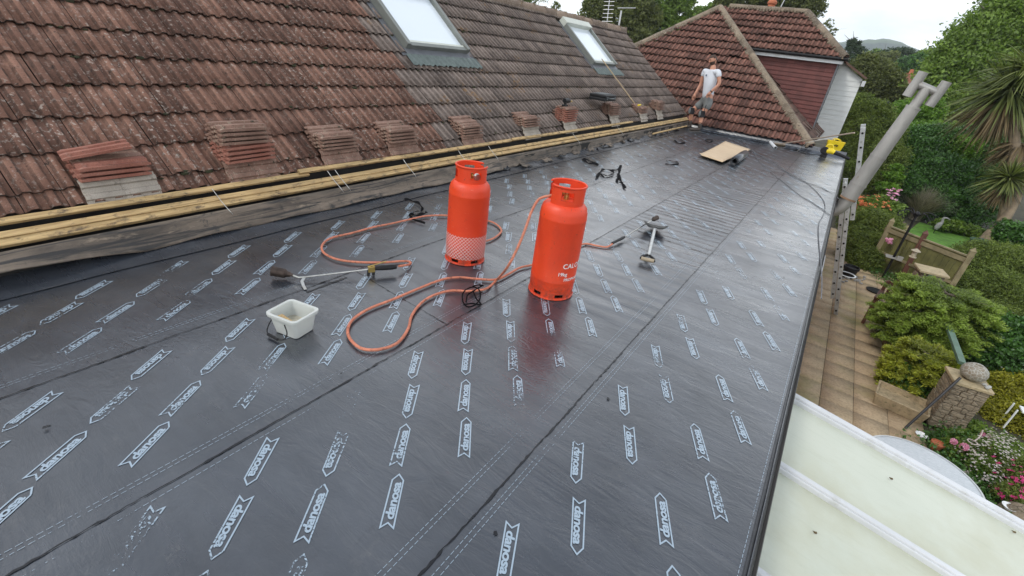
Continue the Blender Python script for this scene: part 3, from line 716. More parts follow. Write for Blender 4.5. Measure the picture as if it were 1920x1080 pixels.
# drips, blobs and scuffs of bitumen
m = MB()
for px, py in ((915 / 2.077 + 700, 390 / 2.077 + 560), (930, 1000), (1485, 453), (1418, 395), (1425, 400), (1492, 455), (545, 600), (1180, 250), (1250, 290), (1540, 380), (1470, 520), (880, 640), (85, 801), (640, 700), (1105, 320), (1345, 420)):
    q = G(px, py, .0165); n = 9; a = random.uniform(.004, .012)
    m.add([q] + [q + Vector((math.cos(k * 2 * PI / n), math.sin(k * 2 * PI / n), 0)) * a * random.uniform(.5, 1.3) for k in range(n)], [(0, 1 + k, 1 + (k + 1) % n) for k in range(n)])
tag(m.build('bitumen_spots', bit_m, house), kind='stuff')
# cable clipped along the fascia
m = MB(); m.tube(smoothpath([(.305 + .004 * math.sin(i * 1.7), -1 + i * .5, -.165 + .012 * math.sin(i * 1.1)) for i in range(29)], 4), .006, 6)
for i in range(14): m.box((.305, .2 + i, -.165), (.022, .018, .03))
m.build('white_cable', white_pl, house)

# ------------------------------------------------------------------ gas cylinders
def cyl(loc, H, R, rz, lab, nets, text):
    t = thing('gas_cylinder', lab, 'gas cylinder', loc, rz)
    s = H / .78; b = MB(); sh = .555 * H    # shoulder
    pr = [(R * .93, .035 * s), (R * .985, .05 * s), (R, .09 * s), (R, .125 * s), (R * 1.006, .128 * s), (R, .131 * s), (R, .555 * s), (R * 1.01, .56 * s), (R, .567 * s), (R * .985, .60 * s), (R * .93, .632 * s), (R * .80, .655 * s), (R * .6, .668 * s), (R * .3, .676 * s), (0.001, .678 * s)]
    b.lathe(pr, 48); b.build('vessel', orange_m, t, smooth=50, world=False)
    # foot ring with scalloped openings
    f = MB(); n = 48; RO = R * .99; z0, z1 = 0, .058 * s
    for k in range(n):
        a0 = 2 * PI * k / n; a1 = 2 * PI * (k + 1) / n; hole = (k % 8) in (2, 3, 4)
        for lo, hi in (((0, .018 * s), (.044 * s, z1)) if hole else ((0, z1),)):
            for rr in (RO, RO - .004):
                f.add([(rr * math.cos(a), rr * math.sin(a), z) for a, z in ((a0, lo), (a1, lo), (a1, hi), (a0, hi))], [(0, 1, 2, 3)])
    f.lathe([(RO - .004, 0), (RO + .005, 0), (RO + .006, .006), (RO, .01)], 48); f.build('foot_ring', orange_m, t, world=False)
    # shroud collar with hand holes and a gap
    c = MB(); RC = R * .745; zb = .645 * s; zt = H; n = 72
    for k in range(n):
        g = k / n * 360
        if g > 318 or g < 4: continue
        a0 = 2 * PI * k / n; a1 = 2 * PI * (k + 1) / n
        hole = any(abs((g - h + 180) % 360 - 180) < 20 for h in (62, 158, 254))
        top = zt - (.02 * s if (g > 300 or g < 16) else 0)
        for lo, hi in (((zb, zb + .045 * s), (zt - .032 * s, top)) if hole else ((zb, top),)):
            for rr in (RC, RC - .005):
                c.add([(rr * math.cos(a), rr * math.sin(a), z) for a, z in ((a0, lo), (a1, lo), (a1, hi), (a0, hi))], [(0, 1, 2, 3)])
    pts = [(RC * math.cos(rad(g)), RC * math.sin(rad(g)), zt - .003) for g in range(8, 316, 6)]; c.tube(pts, .0075, 8)
    c.build('shroud', orange_m, t, smooth=45, world=False)
    v = MB(); v.tube([(0, 0, .67 * s), (0, 0, .72 * s)], [.02, .014], 12); v.tube([(0, 0, .70 * s), (.0, -.055, .70 * s)], .012, 10)
    v.ball((0, 0, .715 * s), .018, 10); v.build('valve', brass_m, t, smooth=True, world=False)
    rg = MB(); rg.lathe([(.001, .012), (.024, .012), (.026, .004), (.026, -.004), (.024, -.012), (.001, -.012)], 18, (.0, -.075, .705 * s), rot('X', PI / 2)); rg.tube([(0, 0, .72 * s), (0, 0, .745 * s)], .022, 10)
    rg.build('regulator', steel_m, t, smooth=True, world=False)
    if nets:
        nm = MB(); z = .05 * s; rr = R + .0035; rows = 13; nn = 36; dz = .0150 * s
        P = lambda k, z: (rr * math.cos(2 * PI * k / nn), rr * math.sin(2 * PI * k / nn), z)
        for r in range(rows):
            for k in range(nn):
                o = .5 * (r % 2); a = P(k + o, z + r * dz); 
                for e in (-.5, .5):
                    b_ = P(k + o + e, z + (r + 1) * dz); A = Vector(a); B = Vector(b_); rad_ = Vector((A.x, A.y, 0)).normalized(); up = (B - A).normalized().cross(rad_) * .0014
                    nm.add([A - up, A + up, B + up, B - up], [(0, 1, 2, 3)])
        nm.build('net_sleeve', net_m, t, world=False)
    for body, zc, size, a0 in text:
        cu = bpy.data.curves.new('t', 'FONT'); cu.body = body; cu.size = size; cu.offset = .0006; cu.resolution_u = 3; o = bpy.data.objects.new('t', cu); COL.objects.link(o)
        dg = bpy.context.evaluated_depsgraph_get(); me = bpy.data.meshes.new_from_object(o.evaluated_get(dg)); bpy.data.objects.remove(o)
        tm = MB()
        for v_ in me.vertices: pass
        tm.add([((R + .0022) * math.cos(rad(a0) + v_.co.x / R), (R + .0022) * math.sin(rad(a0) + v_.co.x / R), zc + v_.co.y) for v_ in me.vertices], [tuple(p.vertices) for p in me.polygons])
        tm.build('lettering', white_paint, t, world=False)
    return t
cL = (-2.085, 2.66, .008); cR = (-1.318, 2.70, .012)
cyl(cL, .735, .152, rad(72), 'orange red gas cylinder with a white net sleeve round its foot', True, [])
cyl(cR, .78, .157, rad(-125), 'orange gas cylinder with open foot ring slots and white lettering, hose at its valve', False, [('CALOR', .245, .05, 82), ('19kg', .19, .036, 72), ('PROPANE', .15, .03, 90)])

# hoses
def hose(pts, lab, r=.0085):
    m = MB(); m.tube(smoothpath(pts, 8), r, 10); o = m.build('gas_hose', hose_m, None, smooth=True); tag(o, lab, 'hose')
gz = .02
def g(*a): return [G(px, py, gz) for px, py in a]
hp = [Vector((cL[0] + .02, cL[1] + .1, .66)), Vector((cL[0] + .12, cL[1] + .28, .45)), Vector((cL[0] + .22, cL[1] + .42, .10))]
hp = g((912, 452), (930, 444), (940, 431), (922, 416), (880, 408), (838, 404), (800, 405), (770, 411), (735, 419), (700, 426), (660, 437), (622, 446), (606, 457), (604, 469), (616, 480), (640, 488), (680, 492), (720, 492), (750, 490), (766, 490), (770, 494)) + [G(762, 497, .04), G(748, 499, .05)]
hose(hp, 'orange hose looping behind the netted cylinder to the torch beside the bucket')
hp = [Vector((cR[0] - .06, cR[1] - .06, .71)), atY(1030, 367, 2.6), atY(1010, 374, 2.58), atY(996, 398, 2.5), atY(984, 432, 2.42), atY(968, 470, 2.36), atY(950, 503, 2.33)] + g((930, 526), (912, 541), (880, 546), (846, 545), (815, 553), (790, 568), (772, 592), (765, 617), (745, 643), (712, 655), (680, 654), (660, 640), (652, 622), (660, 601), (690, 580), (740, 560), (790, 539), (830, 524), (862, 520), (895, 523), (930, 524), (955, 513), (975, 502), (1000, 496), (1050, 480), (1080, 463), (1098, 457), (1120, 461), (1138, 463)) + [G(1150, 456, .03)]
hose(hp, 'orange hose from the lettered cylinder making a long loop on the felt')

# ------------------------------------------------------------------ blow torches
def torch(A, B, C, D, lab, bell=True, bl=.11, br=.034):
    """A bell mouth, B bell rear / elbow, C handle front, D handle rear (world points)"""
    t = thing('gas_torch', lab, 'gas torch', (C.x, C.y, 0))
    m = MB(); d = (B - A).normalized(); L = (B - A).length
    m.lathe([(br * .9, 0), (br, 0), (br, .004), (br * .93, .01), (br * .90, L * .62), (br * .55, L * .72), (br * .5, L * .85), (.010, L * .93), (.010, L), (.001, L)], 24, A, d.to_track_quat('Z', 'Y').to_matrix())
    m.lathe([(br * .86, 0.001), (br * .82, L * .6), (.001, L * .62)], 24, A, d.to_track_quat('Z', 'Y').to_matrix()); m.build('bell', bell_m, t, smooth=True)
    return t
A = G(510, 508, .055); A = A + Vector((0, 0, 0)); Bq = G(549, 516, .035); El = G(560, 520, .03); C_ = G(690, 505, .055); Dd = G(746, 500, .055)
t = torch(A, Bq, C_, Dd, 'long gas torch with scorched bell and steel wand lying beside the white bucket')
m = MB(); m.tube([Bq, El, G(575, 519, .03)] + [G(575 + (690 - 575) * k / 4, 519 - 14 * k / 4, .03 + .025 * k / 4) for k in range(1, 5)], .0052, 8); m.build('wand', steel_m, t, smooth=True)
m = MB(); m.bar(C_ + Vector((0, 0, .0)), C_ + (Dd - C_) * .22, .028, .042); m.tube([C_ + Vector((0, 0, .02)), C_ + (Dd - C_) * .62 + Vector((0, 0, .05))], .004, 6); m.build('valve_block', brass_m, t, bevel=.003)
m = MB(); dk = (Dd - C_); m.tube([C_ + dk * .22, C_ + dk * .45, C_ + dk * .8, C_ + dk * .95], [.012, .016, .018, .014], 10)
for e in (.03, .2): m.tube([C_ + dk * e, C_ + dk * e + Vector((.005, -.012, -.045))], .010, 8)
m.build('handle', black_m, t, smooth=True)
m = MB(); p = G(571, 520, .028); q = [p, G(566, 527, .02), G(569, 536, .012), G(573, 543, .011)]
for a, b in zip(q, q[1:]): m.bar(a, b, .018, .003)
m.build('stand', steel_m, t)
A = G(1232, 408, .09); Bq = G(1222, 413, .075); C_ = G(1168, 446, .04); Dd = G(1148, 456, .035)
t = torch(A, Bq, C_, Dd, 'second gas torch with its wand resting on the black shovel', br=.026)
m = MB(); m.tube([Bq, C_], .006, 8); m.build('wand', steel_m, t, smooth=True)
m = MB(); m.tube([C_ + (Bq - C_) * .05, C_, Dd], [.010, .015, .012], 10); m.build('handle', black_m, t, smooth=True)
# shovel
hd = G(1214, 487, .05); bd = G(1228, 428, .06)
t = thing('shovel', 'grey shovel with D grip and black blade lying under the second torch', 'shovel', (hd.x, hd.y, 0))
m = MB(); ax = (bd - hd).normalized(); sd2 = ax.cross(Vector((0, 0, 1))).normalized()
m.tube([hd + ax * .10, bd], .015, 10); m.build('shaft', alu_m, t, smooth=True)
m = MB(); m.tube([hd + ax * .12, hd + sd2 * .05 + ax * .05, hd + sd2 * .055, ], .012, 8); m.tube([hd + ax * .12, hd - sd2 * .05 + ax * .05, hd - sd2 * .055], .012, 8); m.build('yoke', black_m, t, smooth=True)
m = MB(); m.tube([hd - sd2 * .055, hd + sd2 * .055], .017, 12); m.build('grip', mat('ash_grip', (.34, .28, .19), .6, .15), t, smooth=True)
m = MB(); V = []; nu, nv = 11, 9
for i in range(nu):
    for j in range(nv):
        u_ = i / (nu - 1) * 2 - 1; v_ = j / (nv - 1)
        top = .10 * (1 - abs(abs(u_) - .5) * 1.0) if v_ == 0 else 0
        V.append(bd + sd2 * u_ * .118 * (1 - .25 * max(0, v_ - .5)) + ax * (-.02 + v_ * .20 - (.06 * (1 - (2 * abs(u_) - 1) ** 2) if j == 0 else 0) - v_ ** 3 * u_ * u_ * .08) + Vector((0, 0, .02 - .045 * v_ + .035 * u_ * u_)))
m.add(V, [(i * nv + j, (i + 1) * nv + j, (i + 1) * nv + j + 1, i * nv + j + 1) for i in range(nu - 1) for j in range(nv - 1)])
o = m.build('blade', mat('bitumen_caked_steel', (.016, .016, .015), .45, .5, 10, metal=.2, dirt=(.10, .095, .07)), t, smooth=True); md = o.modifiers.new('t', 'SOLIDIFY'); md.thickness = .004

# ------------------------------------------------------------------ bucket
bc = G(553, 618, .008)
t = thing('plastic_bucket', 'square translucent white plastic tub with a black bail handle', 'bucket', bc, rad(12)); t.scale = (1.06, 1.06, .88)
def rsq(a, b, r, n=5):
    o = []
    for cx, cy, s0 in ((a - r, b - r, 0), (-(a - r), b - r, 1), (-(a - r), -(b - r), 2), (a - r, -(b - r), 3)):
        for k in range(n + 1): an = s0 * PI / 2 + k / n * PI / 2; o.append((cx + r * math.cos(an), cy + r * math.sin(an)))
    return o
def loft(m, rings, close0=False, close1=False, mi=0):
    n = len(rings[0]); V = [v for r in rings for v in r]; F = [(i * n + k, i * n + (k + 1) % n, (i + 1) * n + (k + 1) % n, (i + 1) * n + k) for i in range(len(rings) - 1) for k in range(n)]
    if close0: F.append(tuple(range(n)))
    if close1: F.append(tuple((len(rings) - 1) * n + k for k in range(n)))
    m.add(V, F, mi)
def R_(a, b, r, z): return [(x, y, z) for x, y in rsq(a, b, r)]
m = MB(); loft(m, [R_(.072, .062, .02, 0), R_(.088, .077, .022, .118), R_(.098, .087, .026, .118), R_(.10, .089, .027, .128), R_(.099, .088, .026, .14), R_(.092, .081, .024, .142), R_(.085, .074, .022, .139), R_(.083, .072, .02, .12), R_(.070, .060, .018, .005)], True, True)
s_ = Sh('tub_plastic'); s_.base((.74, .76, .72)); s_.rough(.3); s_.b.inputs['Transmission Weight'].default_value = .3; s_.b.inputs['Subsurface Weight'].default_value = .3; s_.b.inputs['Subsurface Radius'].default_value = (.02, .02, .02)
m.build('tub', s_.m, t, smooth=35, world=False)
m = MB(); q = smoothpath([(.03, -.087, .105), (.055, -.10, .06), (.04, -.115, .02), (-.02, -.12, .012), (-.075, -.105, .02), (-.10, -.06, .05), (-.098, -.01, .10)], 5); m.tube(q, .003, 6)
m.tube([(-.06, -.113, .016), (.01, -.12, .012)], .008, 8); m.build('bail_handle', black_m, t, smooth=True, world=False)
m = MB(); m.bar((-.06, -.03, .10), (.03, -.055, .105), .028, .006, mi=0); m.build('wooden_stick', wood_m, t, world=False)
m = MB(); m.add(R_(.074, .064, .018, .045), [tuple(range(24))]); m.build('murky_water', mat('murky_water', (.45, .42, .33), .15, .3, 20), t, world=False)

# ------------------------------------------------------------------ loose straps, scraps
def strap(paths, lab, name='black_strap', wd=.012, z=.014, cat='strap', r=None):
    m = MB()
    for p in paths:
        q = smoothpath([G(a[0], a[1], z + (a[2] if len(a) > 2 else 0)) for a in p], 5)
        if r: m.tube(q, r, 6)
        else:
            pr = None
            for i, v in enumerate(q):
                tt = (q[min(i + 1, len(q) - 1)] - q[max(i - 1, 0)]).normalized(); nn = Vector((-tt.y, tt.x, 0)).normalized() * wd * (.7 + .4 * math.sin(i * .9))
                e = (v - nn + Vector((0, 0, .004 * math.sin(i * .7))), v + nn + Vector((0, 0, .010 + .006 * math.sin(i))))
                if pr: m.add([pr[0], pr[1], e[1], e[0]], [(0, 1, 2, 3)])
                pr = e
    o = m.build(name, strap_m, None)
    if not r: md = o.modifiers.new('t', 'SOLIDIFY'); md.thickness = .003
    tag(o, lab, cat)
strap([[(868, 566), (867, 553), (874, 543), (888, 538), (899, 545), (900, 560), (890, 572), (876, 575), (868, 566)], [(874, 566), (877, 553), (889, 545), (905, 535)], [(869, 572), (884, 569), (902, 571), (893, 560), (887, 545)], [(886, 537, .02), (897, 534, .03), (906, 536)]], 'tangled black cord bundle lying over the orange hoses', 'cord_bundle', z=.026, cat='cord', r=.005)
strap([[(758, 374), (775, 378), (786, 383), (792, 394), (782, 398), (768, 402), (775, 412), (797, 419)], [(768, 401), (780, 404), (795, 401), (800, 398)]], 'crumpled black strap beside the hose near the timber edge', wd=.013)
strap([[(1092, 299), (1102, 306), (1112, 308), (1121, 311)], [(1093, 298), (1108, 303), (1120, 309)]], 'thin pointed black felt offcut left of the knotted strip', 'felt_offcut', wd=.022, cat='offcut')
strap([[(1118, 334), (1126, 322), (1133, 318), (1147, 321), (1150, 326), (1137, 330), (1126, 326), (1132, 333)], [(1147, 320), (1158, 318), (1165, 310)], [(1163, 312), (1160, 328), (1157, 340), (1168, 344)], [(1158, 326), (1166, 342), (1172, 354)]], 'knotted black felt strips in a heap behind the lettered cylinder', 'felt_offcut', wd=.018, cat='offcut')
strap([[(1247, 308), (1258, 309), (1271, 308), (1270, 304), (1256, 302), (1249, 301)]], 'folded black strip between the knotted strips and the plywood', 'felt_offcut', wd=.016, cat='offcut')
strap([[(1264, 263), (1272, 269), (1284, 267), (1276, 262)]], 'curled black strip nearest the man', 'felt_offcut', wd=.02, cat='offcut')
strap([[(1321, 264), (1330, 267), (1336, 264)], [(1322, 263), (1336, 262)]], 'small black strip behind the plywood board', 'felt_offcut', wd=.018, cat='offcut')
strap([[(1116, 277), (1122, 283)]], 'short black tab at the felt edge below the timber', 'felt_offcut', wd=.02, cat='offcut')
strap([[(893, 293, .08), (905, 288, .12), (925, 300, .03), (945, 303, 0)], [(880, 285, .15), (897, 296, .08)]], 'sheet of torn black felt behind the netted cylinder at the timber', 'felt_offcut', wd=.05, cat='offcut')

# plywood and roll of felt
m = MB(); c4 = [G(*p, .02) for p in ((1310, 292), (1358, 270.5), (1406, 283), (1353, 308))]
V = []
for i in range(13):
    for j in range(9):
        a = c4[0].lerp(c4[1], i / 12); b = c4[3].lerp(c4[2], i / 12); p = a.lerp(b, j / 8); V.append(p + Vector((0, 0, .02 * math.sin(i / 12 * 6 + 1) * (j / 8) + .02 + .05 * (1 - j / 8) * (i / 12) ** 2 + (.03 if i == 0 and j == 0 else 0))))
m.add(V, [(i * 9 + j, (i + 1) * 9 + j, (i + 1) * 9 + j + 1, i * 9 + j + 1) for i in range(12) for j in range(8)])
o = m.build('plywood_board', ply_m, None, smooth=True); md = o.modifiers.new('t', 'SOLIDIFY'); md.thickness = .006; tag(o, 'thin slightly warped pale plywood board lying on the felt', 'board')
a = G(1377, 302, .085); b = G(1397, 288, .085)
t = thing('felt_roll_end', 'small rolled up black felt roll against the plywood corner', 'felt roll', (a.x, a.y, 0))
m = MB(); d = (b - a); Mr = d.normalized().to_track_quat('Z', 'Y').to_matrix(); L = d.length
pr = []
V = []; ns = 90
for i in range(ns): 
    an = i / ns * 2 * PI * 3.2; r = .045 + .035 * i / ns
    for z in (0, L): V.append(Mr @ Vector((r * math.cos(an), r * math.sin(an), z)) + a)
m.add(V, [(2 * i, 2 * i + 2, 2 * i + 3, 2 * i + 1) for i in range(ns - 1)]); o = m.build('wound_felt', felt_m, t, smooth=True); md = o.modifiers.new('t', 'SOLIDIFY'); md.thickness = .004
tl = [G(*p, .016) for p in ((1362, 307), (1376, 312), (1392, 296), (1380, 293))]; m = MB(); m.add(tl, [(0, 1, 2, 3)]); m.build('loose_end', felt_m, t)
# power leads
def lead(pts, lab, r=.0045, z=.02, mm=None):
    m = MB(); m.tube(smoothpath([G(p[0], p[1], p[2] if len(p) > 2 else z) for p in pts], 7), r, 6); tag(m.build('power_lead', mm or lead_m, None, smooth=True), lab, 'cable')
lead([(1372, 246), (1384, 255), (1394, 266), (1402, 277), (1415, 285), (1440, 300), (1475, 322), (1505, 338), (1528, 356), (1545, 378), (1546, 398), (1536, 418), (1535, 445), (1538, 480), (1541, 520), (1540, 560)], 'grey cable curving along the roof edge in one long bend')
lead([(1398, 272), (1412, 282), (1420, 298), (1440, 317), (1470, 342), (1500, 366), (1530, 384), (1556, 403)], 'grey cable running nearly straight to the roof edge by the flue')
lead([(1402, 276), (1388, 270), (1384, 265), (1392, 262), (1400, 268), (1404, 278), (1420, 288), (1455, 306), (1490, 333), (1540, 352), (1575, 374, .0)], 'thin grey cable with a small loop beside the plywood')

# ------------------------------------------------------------------ tools at the far corner
a = G(1444, 266, .045); b = G(1454, 277, .045)
m = MB(); m.tube([a, b], .036, 14); m.tube([b, b + (b - a).normalized() * .01], .030, 14, mi=1); tag(m.build('paint_roller_sleeve', [white_pl, black_m], None, smooth=True), 'short pale tube lying left of the broom head', 'tube')
t = thing('broom', 'broom lying with its brush on the felt and its pale pole resting on the ladder', 'broom', G(1462, 272, .0))
hb = G(1462, 270, .06); tp = atY(1600, 250, 10.9)
tp = atD(1602, 249, (np.array(hb) - CAM) @ (RM @ np.array([0, 0, -1])) * .70)
m = MB(); m.tube([hb + (tp - hb).normalized() * .05, tp], .013, 8); m.build('pole', mat('pale_pole', (.42, .33, .25), .6, .2), t, smooth=True)
m = MB(); dd = (tp - hb).normalized(); sb = dd.cross(Vector((0, 0, 1))).normalized(); m.bar(hb - sb * .13, hb + sb * .13, .06, .035)
m.build('head_block', mat('broom_wood', (.25, .20, .15), .8, .2), t, bevel=.008)
V = []; F = []
for i in range(260):
    p = hb + sb * random.uniform(-.13, .13) + dd * random.uniform(-.03, .02); q = p + Vector((random.uniform(-.03, .03), random.uniform(-.03, .03), -.05)) - dd * random.uniform(0, .05); k = len(V); s2 = sb * .002
    V += [p - s2, p + s2, q + s2, q - s2]; F.append((k, k + 1, k + 2, k + 3))
fast('bristles', [tuple(v) for v in V], F, lf_dead, rng.random(len(F)), t)
strap([[(1470, 279), (1484, 281), (1497, 283), (1493, 279)]], 'black triangular scrap near the broom pole', 'felt_offcut', wd=.02, cat='offcut')
strap([[(1496, 284), (1510, 288), (1530, 290), (1548, 292)]], 'thin black cord trailing to the yellow blower', 'power_lead', z=.02, cat='cord', r=.006)
lead([(1495, 284, .03), (1508, 272, .25), (1520, 266, .4), (1570, 257, .5)], 'thin pale rod leaning from the felt towards the ladder', .009, mm=mat('pale_rod', (.45, .42, .36), .6, .1))
# yellow carrier
yb = G(1560, 285, .02)
t = thing('yellow_tub', 'yellow flexible tub with a handle and dark mark behind the blower', 'tub', yb, rad(12))
m = MB(); loft(m, [R_(.15, .06, .03, 0), R_(.20, .09, .04, .27), R_(.195, .085, .04, .27), R_(.145, .055, .03, .01)], True, True); m.build('body', yellow_m, t, smooth=35, world=False)
for sgn in (-1, 1):
    m = MB(); m.tube(smoothpath([(-.07, sgn * .088, .265), (-.055, sgn * .09, .315), (.055, sgn * .09, .315), (.07, sgn * .088, .265)], 5), .010, 8); m.build('handle', yellow_m, t, smooth=True, world=False)
m = MB(); m.tube([(-.06, -.088, .15), (0, -.095, .19), (.05, -.095, .18), (.02, -.092, .15)], .012, 6); m.build('dark_mark', black_m, t, smooth=True, world=False)
# leaf blower
lb = G(1546, 296, .02)
t = thing('leaf_blower', 'yellow and black cordless blower standing at the far roof corner', 'blower', lb, rad(5))
m = MB(); m.lathe([(.001, -.05), (.075, -.05), (.085, -.03), (.085, .03), (.07, .05), (.001, .05)], 20, (-.06, 0, .16), rot('X', PI / 2)); m.build('fan_housing', black_m, t, smooth=True, world=False)
m = MB(); m.tube([(-.02, 0, .16), (.06, 0, .17), (.14, 0, .15)], [.06, .065, .05], 14); m.tube(smoothpath([(-.06, 0, .23), (-.02, 0, .30), (.06, 0, .29), (.10, 0, .20)], 4), .018, 8); m.build('motor_body', yellow_m, t, smooth=True, world=False)
m = MB(); m.tube([(.12, 0, .155), (.30, -.02, .12), (.47, -.04, .08)], [.042, .036, .034], 12); m.build('nozzle', black_m, t, smooth=True, world=False)
m = MB(); m.box((-.04, 0, .035), (.13, .09, .07)); m.box((-.02, 0, .085), (.10, .07, .03)); m.build('battery', black_m, t, bevel=.008, world=False)

# ------------------------------------------------------------------ stacks of loose tiles along the eaves
def tile_mesh(name, mts, L=.385, Wd=.225):
    """loose tile: long side along Y, 22 mm thick ribs"""
    prof = [(0, .0), (.10, .0), (.14, .016), (.30, .016), (.34, 0), (.52, 0), (.56, .016), (.74, .016), (.78, 0), (.93, 0), (1, .006)]
    m = MB(); V = []; n = len(prof)
    # ribs run along the tile length (X after stacking: the tile lies with its length along the eaves)
    for y in (0, .03, L * .5, L - .03, L):
        ch = .004 * (y in (0, L))
        for f, h in prof: V.append(((f - .5) * Wd, y - L / 2, h + .013 - ch + random.uniform(-.001, .001)))
    for y in (0, .03, L * .5, L - .03, L):
        for f, h in prof: V.append(((f - .5) * Wd, y - L / 2, h * .6))
    F = []
    for j in range(4):
        for i in range(n - 1):
            a = j * n + i; F.append((a, a + 1, a + n + 1, a + n)); b = 5 * n + a; F.append((b, b + n, b + n + 1, b + 1))
        a = j * n; b = 5 * n + a; F.append((a, a + n, b + n, b)); a += n - 1; b += n - 1; F.append((a, b, b + n, a + n))
    for i in range(n - 1): a = i; b = 5 * n + i; F.append((a, b, b + 1, a + 1)); a = 4 * n + i; b = 9 * n + i; F.append((a, a + 1, b + 1, b))
    m.add(V, F); o = m.build(name, mts, None, world=False); me = o.data; bpy.data.objects.remove(o); return me
T_fresh = tile_mesh('loose_tile', tile_fresh); T_moss = tile_mesh('loose_tile', tile_moss); T_mort = tile_mesh('loose_tile', tile_mortar)
names = ['nearest the camera', 'second from the camera', 'third from the camera', 'fourth from the camera', 'just past the colour change',
         'left of the drill stack', 'carrying the black drill', 'under the black tool case', 'with a yellow trowel on it', 'farthest from the camera']
#      y0    y1   top z  n_moss n_fresh  leanmat
ST = [(.90, 1.30, .555, 0, 3, 2), (1.78, 2.19, .73, 4, 4, 1), (2.63, 3.05, .61, 4, 0, 1), (3.43, 3.85, .61, 4, 0, 1), (4.63, 5.02, .58, 4, 0, 1), (6.0, 6.42, .61, 4, 0, 2),
      (7.2, 7.66, .71, 1, 6, 2), (9.1, 9.5, .71, 6, 0, 2), (10.75, 11.15, .61, 4, 0, 2), (11.85, 12.25, .71, 6, 0, 2)]
TM = [T_fresh, T_moss, T_mort]
STOP = []
for i, (y0, y1, zt, nm_, nf, lm) in enumerate(ST):
    yc = (y0 + y1) / 2; lab = ('loose tile in the stack ' + names[i]); grp = 'tiles of the stack ' + names[i].split(',')[0]
    # two tiles propped on the battens, face outward, carrying the stack
    n = nm_ + nf; pit = .0325
    zb = zt - n * pit
    for j, dy in enumerate((-.10, .11)):
        o = bpy.data.objects.new('loose_tile', TM[lm] if not (i == 1 and j == 1) else T_moss); COL.objects.link(o)
        o.rotation_euler = (0, rad(64 + 2 * j), 0) if False else (rad(random.uniform(-2, 2)), rad(62), 0)
        M_ = Matrix.Rotation(rad(90), 3, 'Z')
        # tile standing: its width (X) becomes height direction, length (Y) shortened so that two sit side by side
        o.scale = (1.0 * max(.6, (zb - .30) / .20), .54, 1); o.location = (-3.80, yc + dy, .30 + (zb - .30) / 2 + .0)
        tag(o, 'tile propped on the batten under the stack ' + names[i], 'roof tile', grp + ' (standing)')
    for k in range(n):
        me = T_fresh if k < nf else T_moss
        o = bpy.data.objects.new('loose_tile', me); COL.objects.link(o)
        off_ = -.035 * (k / max(1, n)) if i % 2 else -.02
        o.location = (-3.885 + off_ + random.uniform(-.008, .008), yc + random.uniform(-.008, .008), zb + k * pit)
        o.rotation_euler = (random.uniform(-.012, .012), rad(2) + random.uniform(-.012, .012), random.uniform(-.035, .035) + (.05 if k < nf and nm_ else 0))
        o.scale = (1.08, .92 if i in (4, 9) else 1, 1.3)
        tag(o, lab, 'roof tile', grp)
    STOP.append(Vector((-3.9, yc, zt)))
    # spoil wedge behind each stack: rubble of more tiles resting on the slope
    for k in range(2 if i != 0 else 1):
        o = bpy.data.objects.new('loose_tile', T_moss); COL.objects.link(o); q = rp(.30 + .02 * k, yc + .01, .06 + k * .03)
        o.location = q; o.rotation_euler = (0, AL * .55, .02); tag(o, 'tile tucked behind the stack ' + names[i], 'roof tile', grp + ' (behind)')
# slanting broken tile on the nearest stack
o = bpy.data.objects.new('broken_tile', T_fresh); COL.objects.link(o); o.location = (-3.93, 1.06, .605); o.rotation_euler = (rad(9), rad(5), rad(-8)); o.scale = (.7, .95, 1); tag(o, 'broken pale tile tilted on top of the nearest stack', 'roof tile')
# cut mortar face seen at the left end of the tall near stack
# things on stacks
q = STOP[6]
t = thing('cordless_drill', 'small black drill lying on a stack of pale red tiles', 'drill', q + Vector((0, 0, .0)))
m = MB(); m.tube([(0, -.14, .09), (0, -.02, .09), (0, .03, .085)], [.035, .04, .03], 10); m.build('body', black_m, t, smooth=True, world=False)
m = MB(); m.tube([(0, .03, .085), (0, .13, .07)], [.018, .012], 8); m.build('chuck', brass_m, t, smooth=True, world=False)
m = MB(); m.bar((0, -.09, .08), (.0, -.10, .01), .035, .04, (0, 1, 0)); m.box((0, -.1, .015), (.07, .1, .03)); m.build('grip', black_m, t, bevel=.005, world=False)
q = rp(.36, 8.85, 0); 
t = thing('tool_case', 'flat black plastic tool case lying on the grey tiles beside a stack', 'tool case', (-3.98, 8.95, .74))
m = MB(); m.box((0, 0, .055), (.34, .50, .05)); m.build('lower_shell', black_m, t, bevel=.012, world=False)
m = MB(); m.box((0, 0, .11), (.34, .50, .055)); m.build('lid', black_m, t, bevel=.014, world=False)
m = MB(); m.tube(smoothpath([(.17, -.08, .08), (.205, -.06, .08), (.205, .06, .08), (.17, .08, .08)], 4), .012, 8)
for yy in (-.17, .17): m.box((.175, yy, .083), (.015, .04, .05))
m.build('handle_and_catches', mat('grey_catch', (.10, .11, .11), .5, .1), t, world=False)
m = MB(); m.bar((0, -.22, .145), (0, .2, .145), .24, .004, mi=0); m.build('lid_panel', mat('dusty_lid', (.06, .065, .065), .5, .2), t, world=False)
q = STOP[8]
t = thing('trowel', 'small yellow handled tool lying on the stack beside the farthest one', 'trowel', q + Vector((0, -.05, .015)))
m = MB(); m.tube([(0, -.16, .015), (0, -.02, .02)], [.02, .016], 8); m.build('handle', yellow_m, t, smooth=True, world=False)
m = MB(); m.prism([(-.04, 0), (.04, 0), (.02, .16), (-.02, .16)], .004, (0, 0, .008)); m.build('blade', mat('mortar_crusted', (.30, .25, .18), .8, .2), t, world=False)
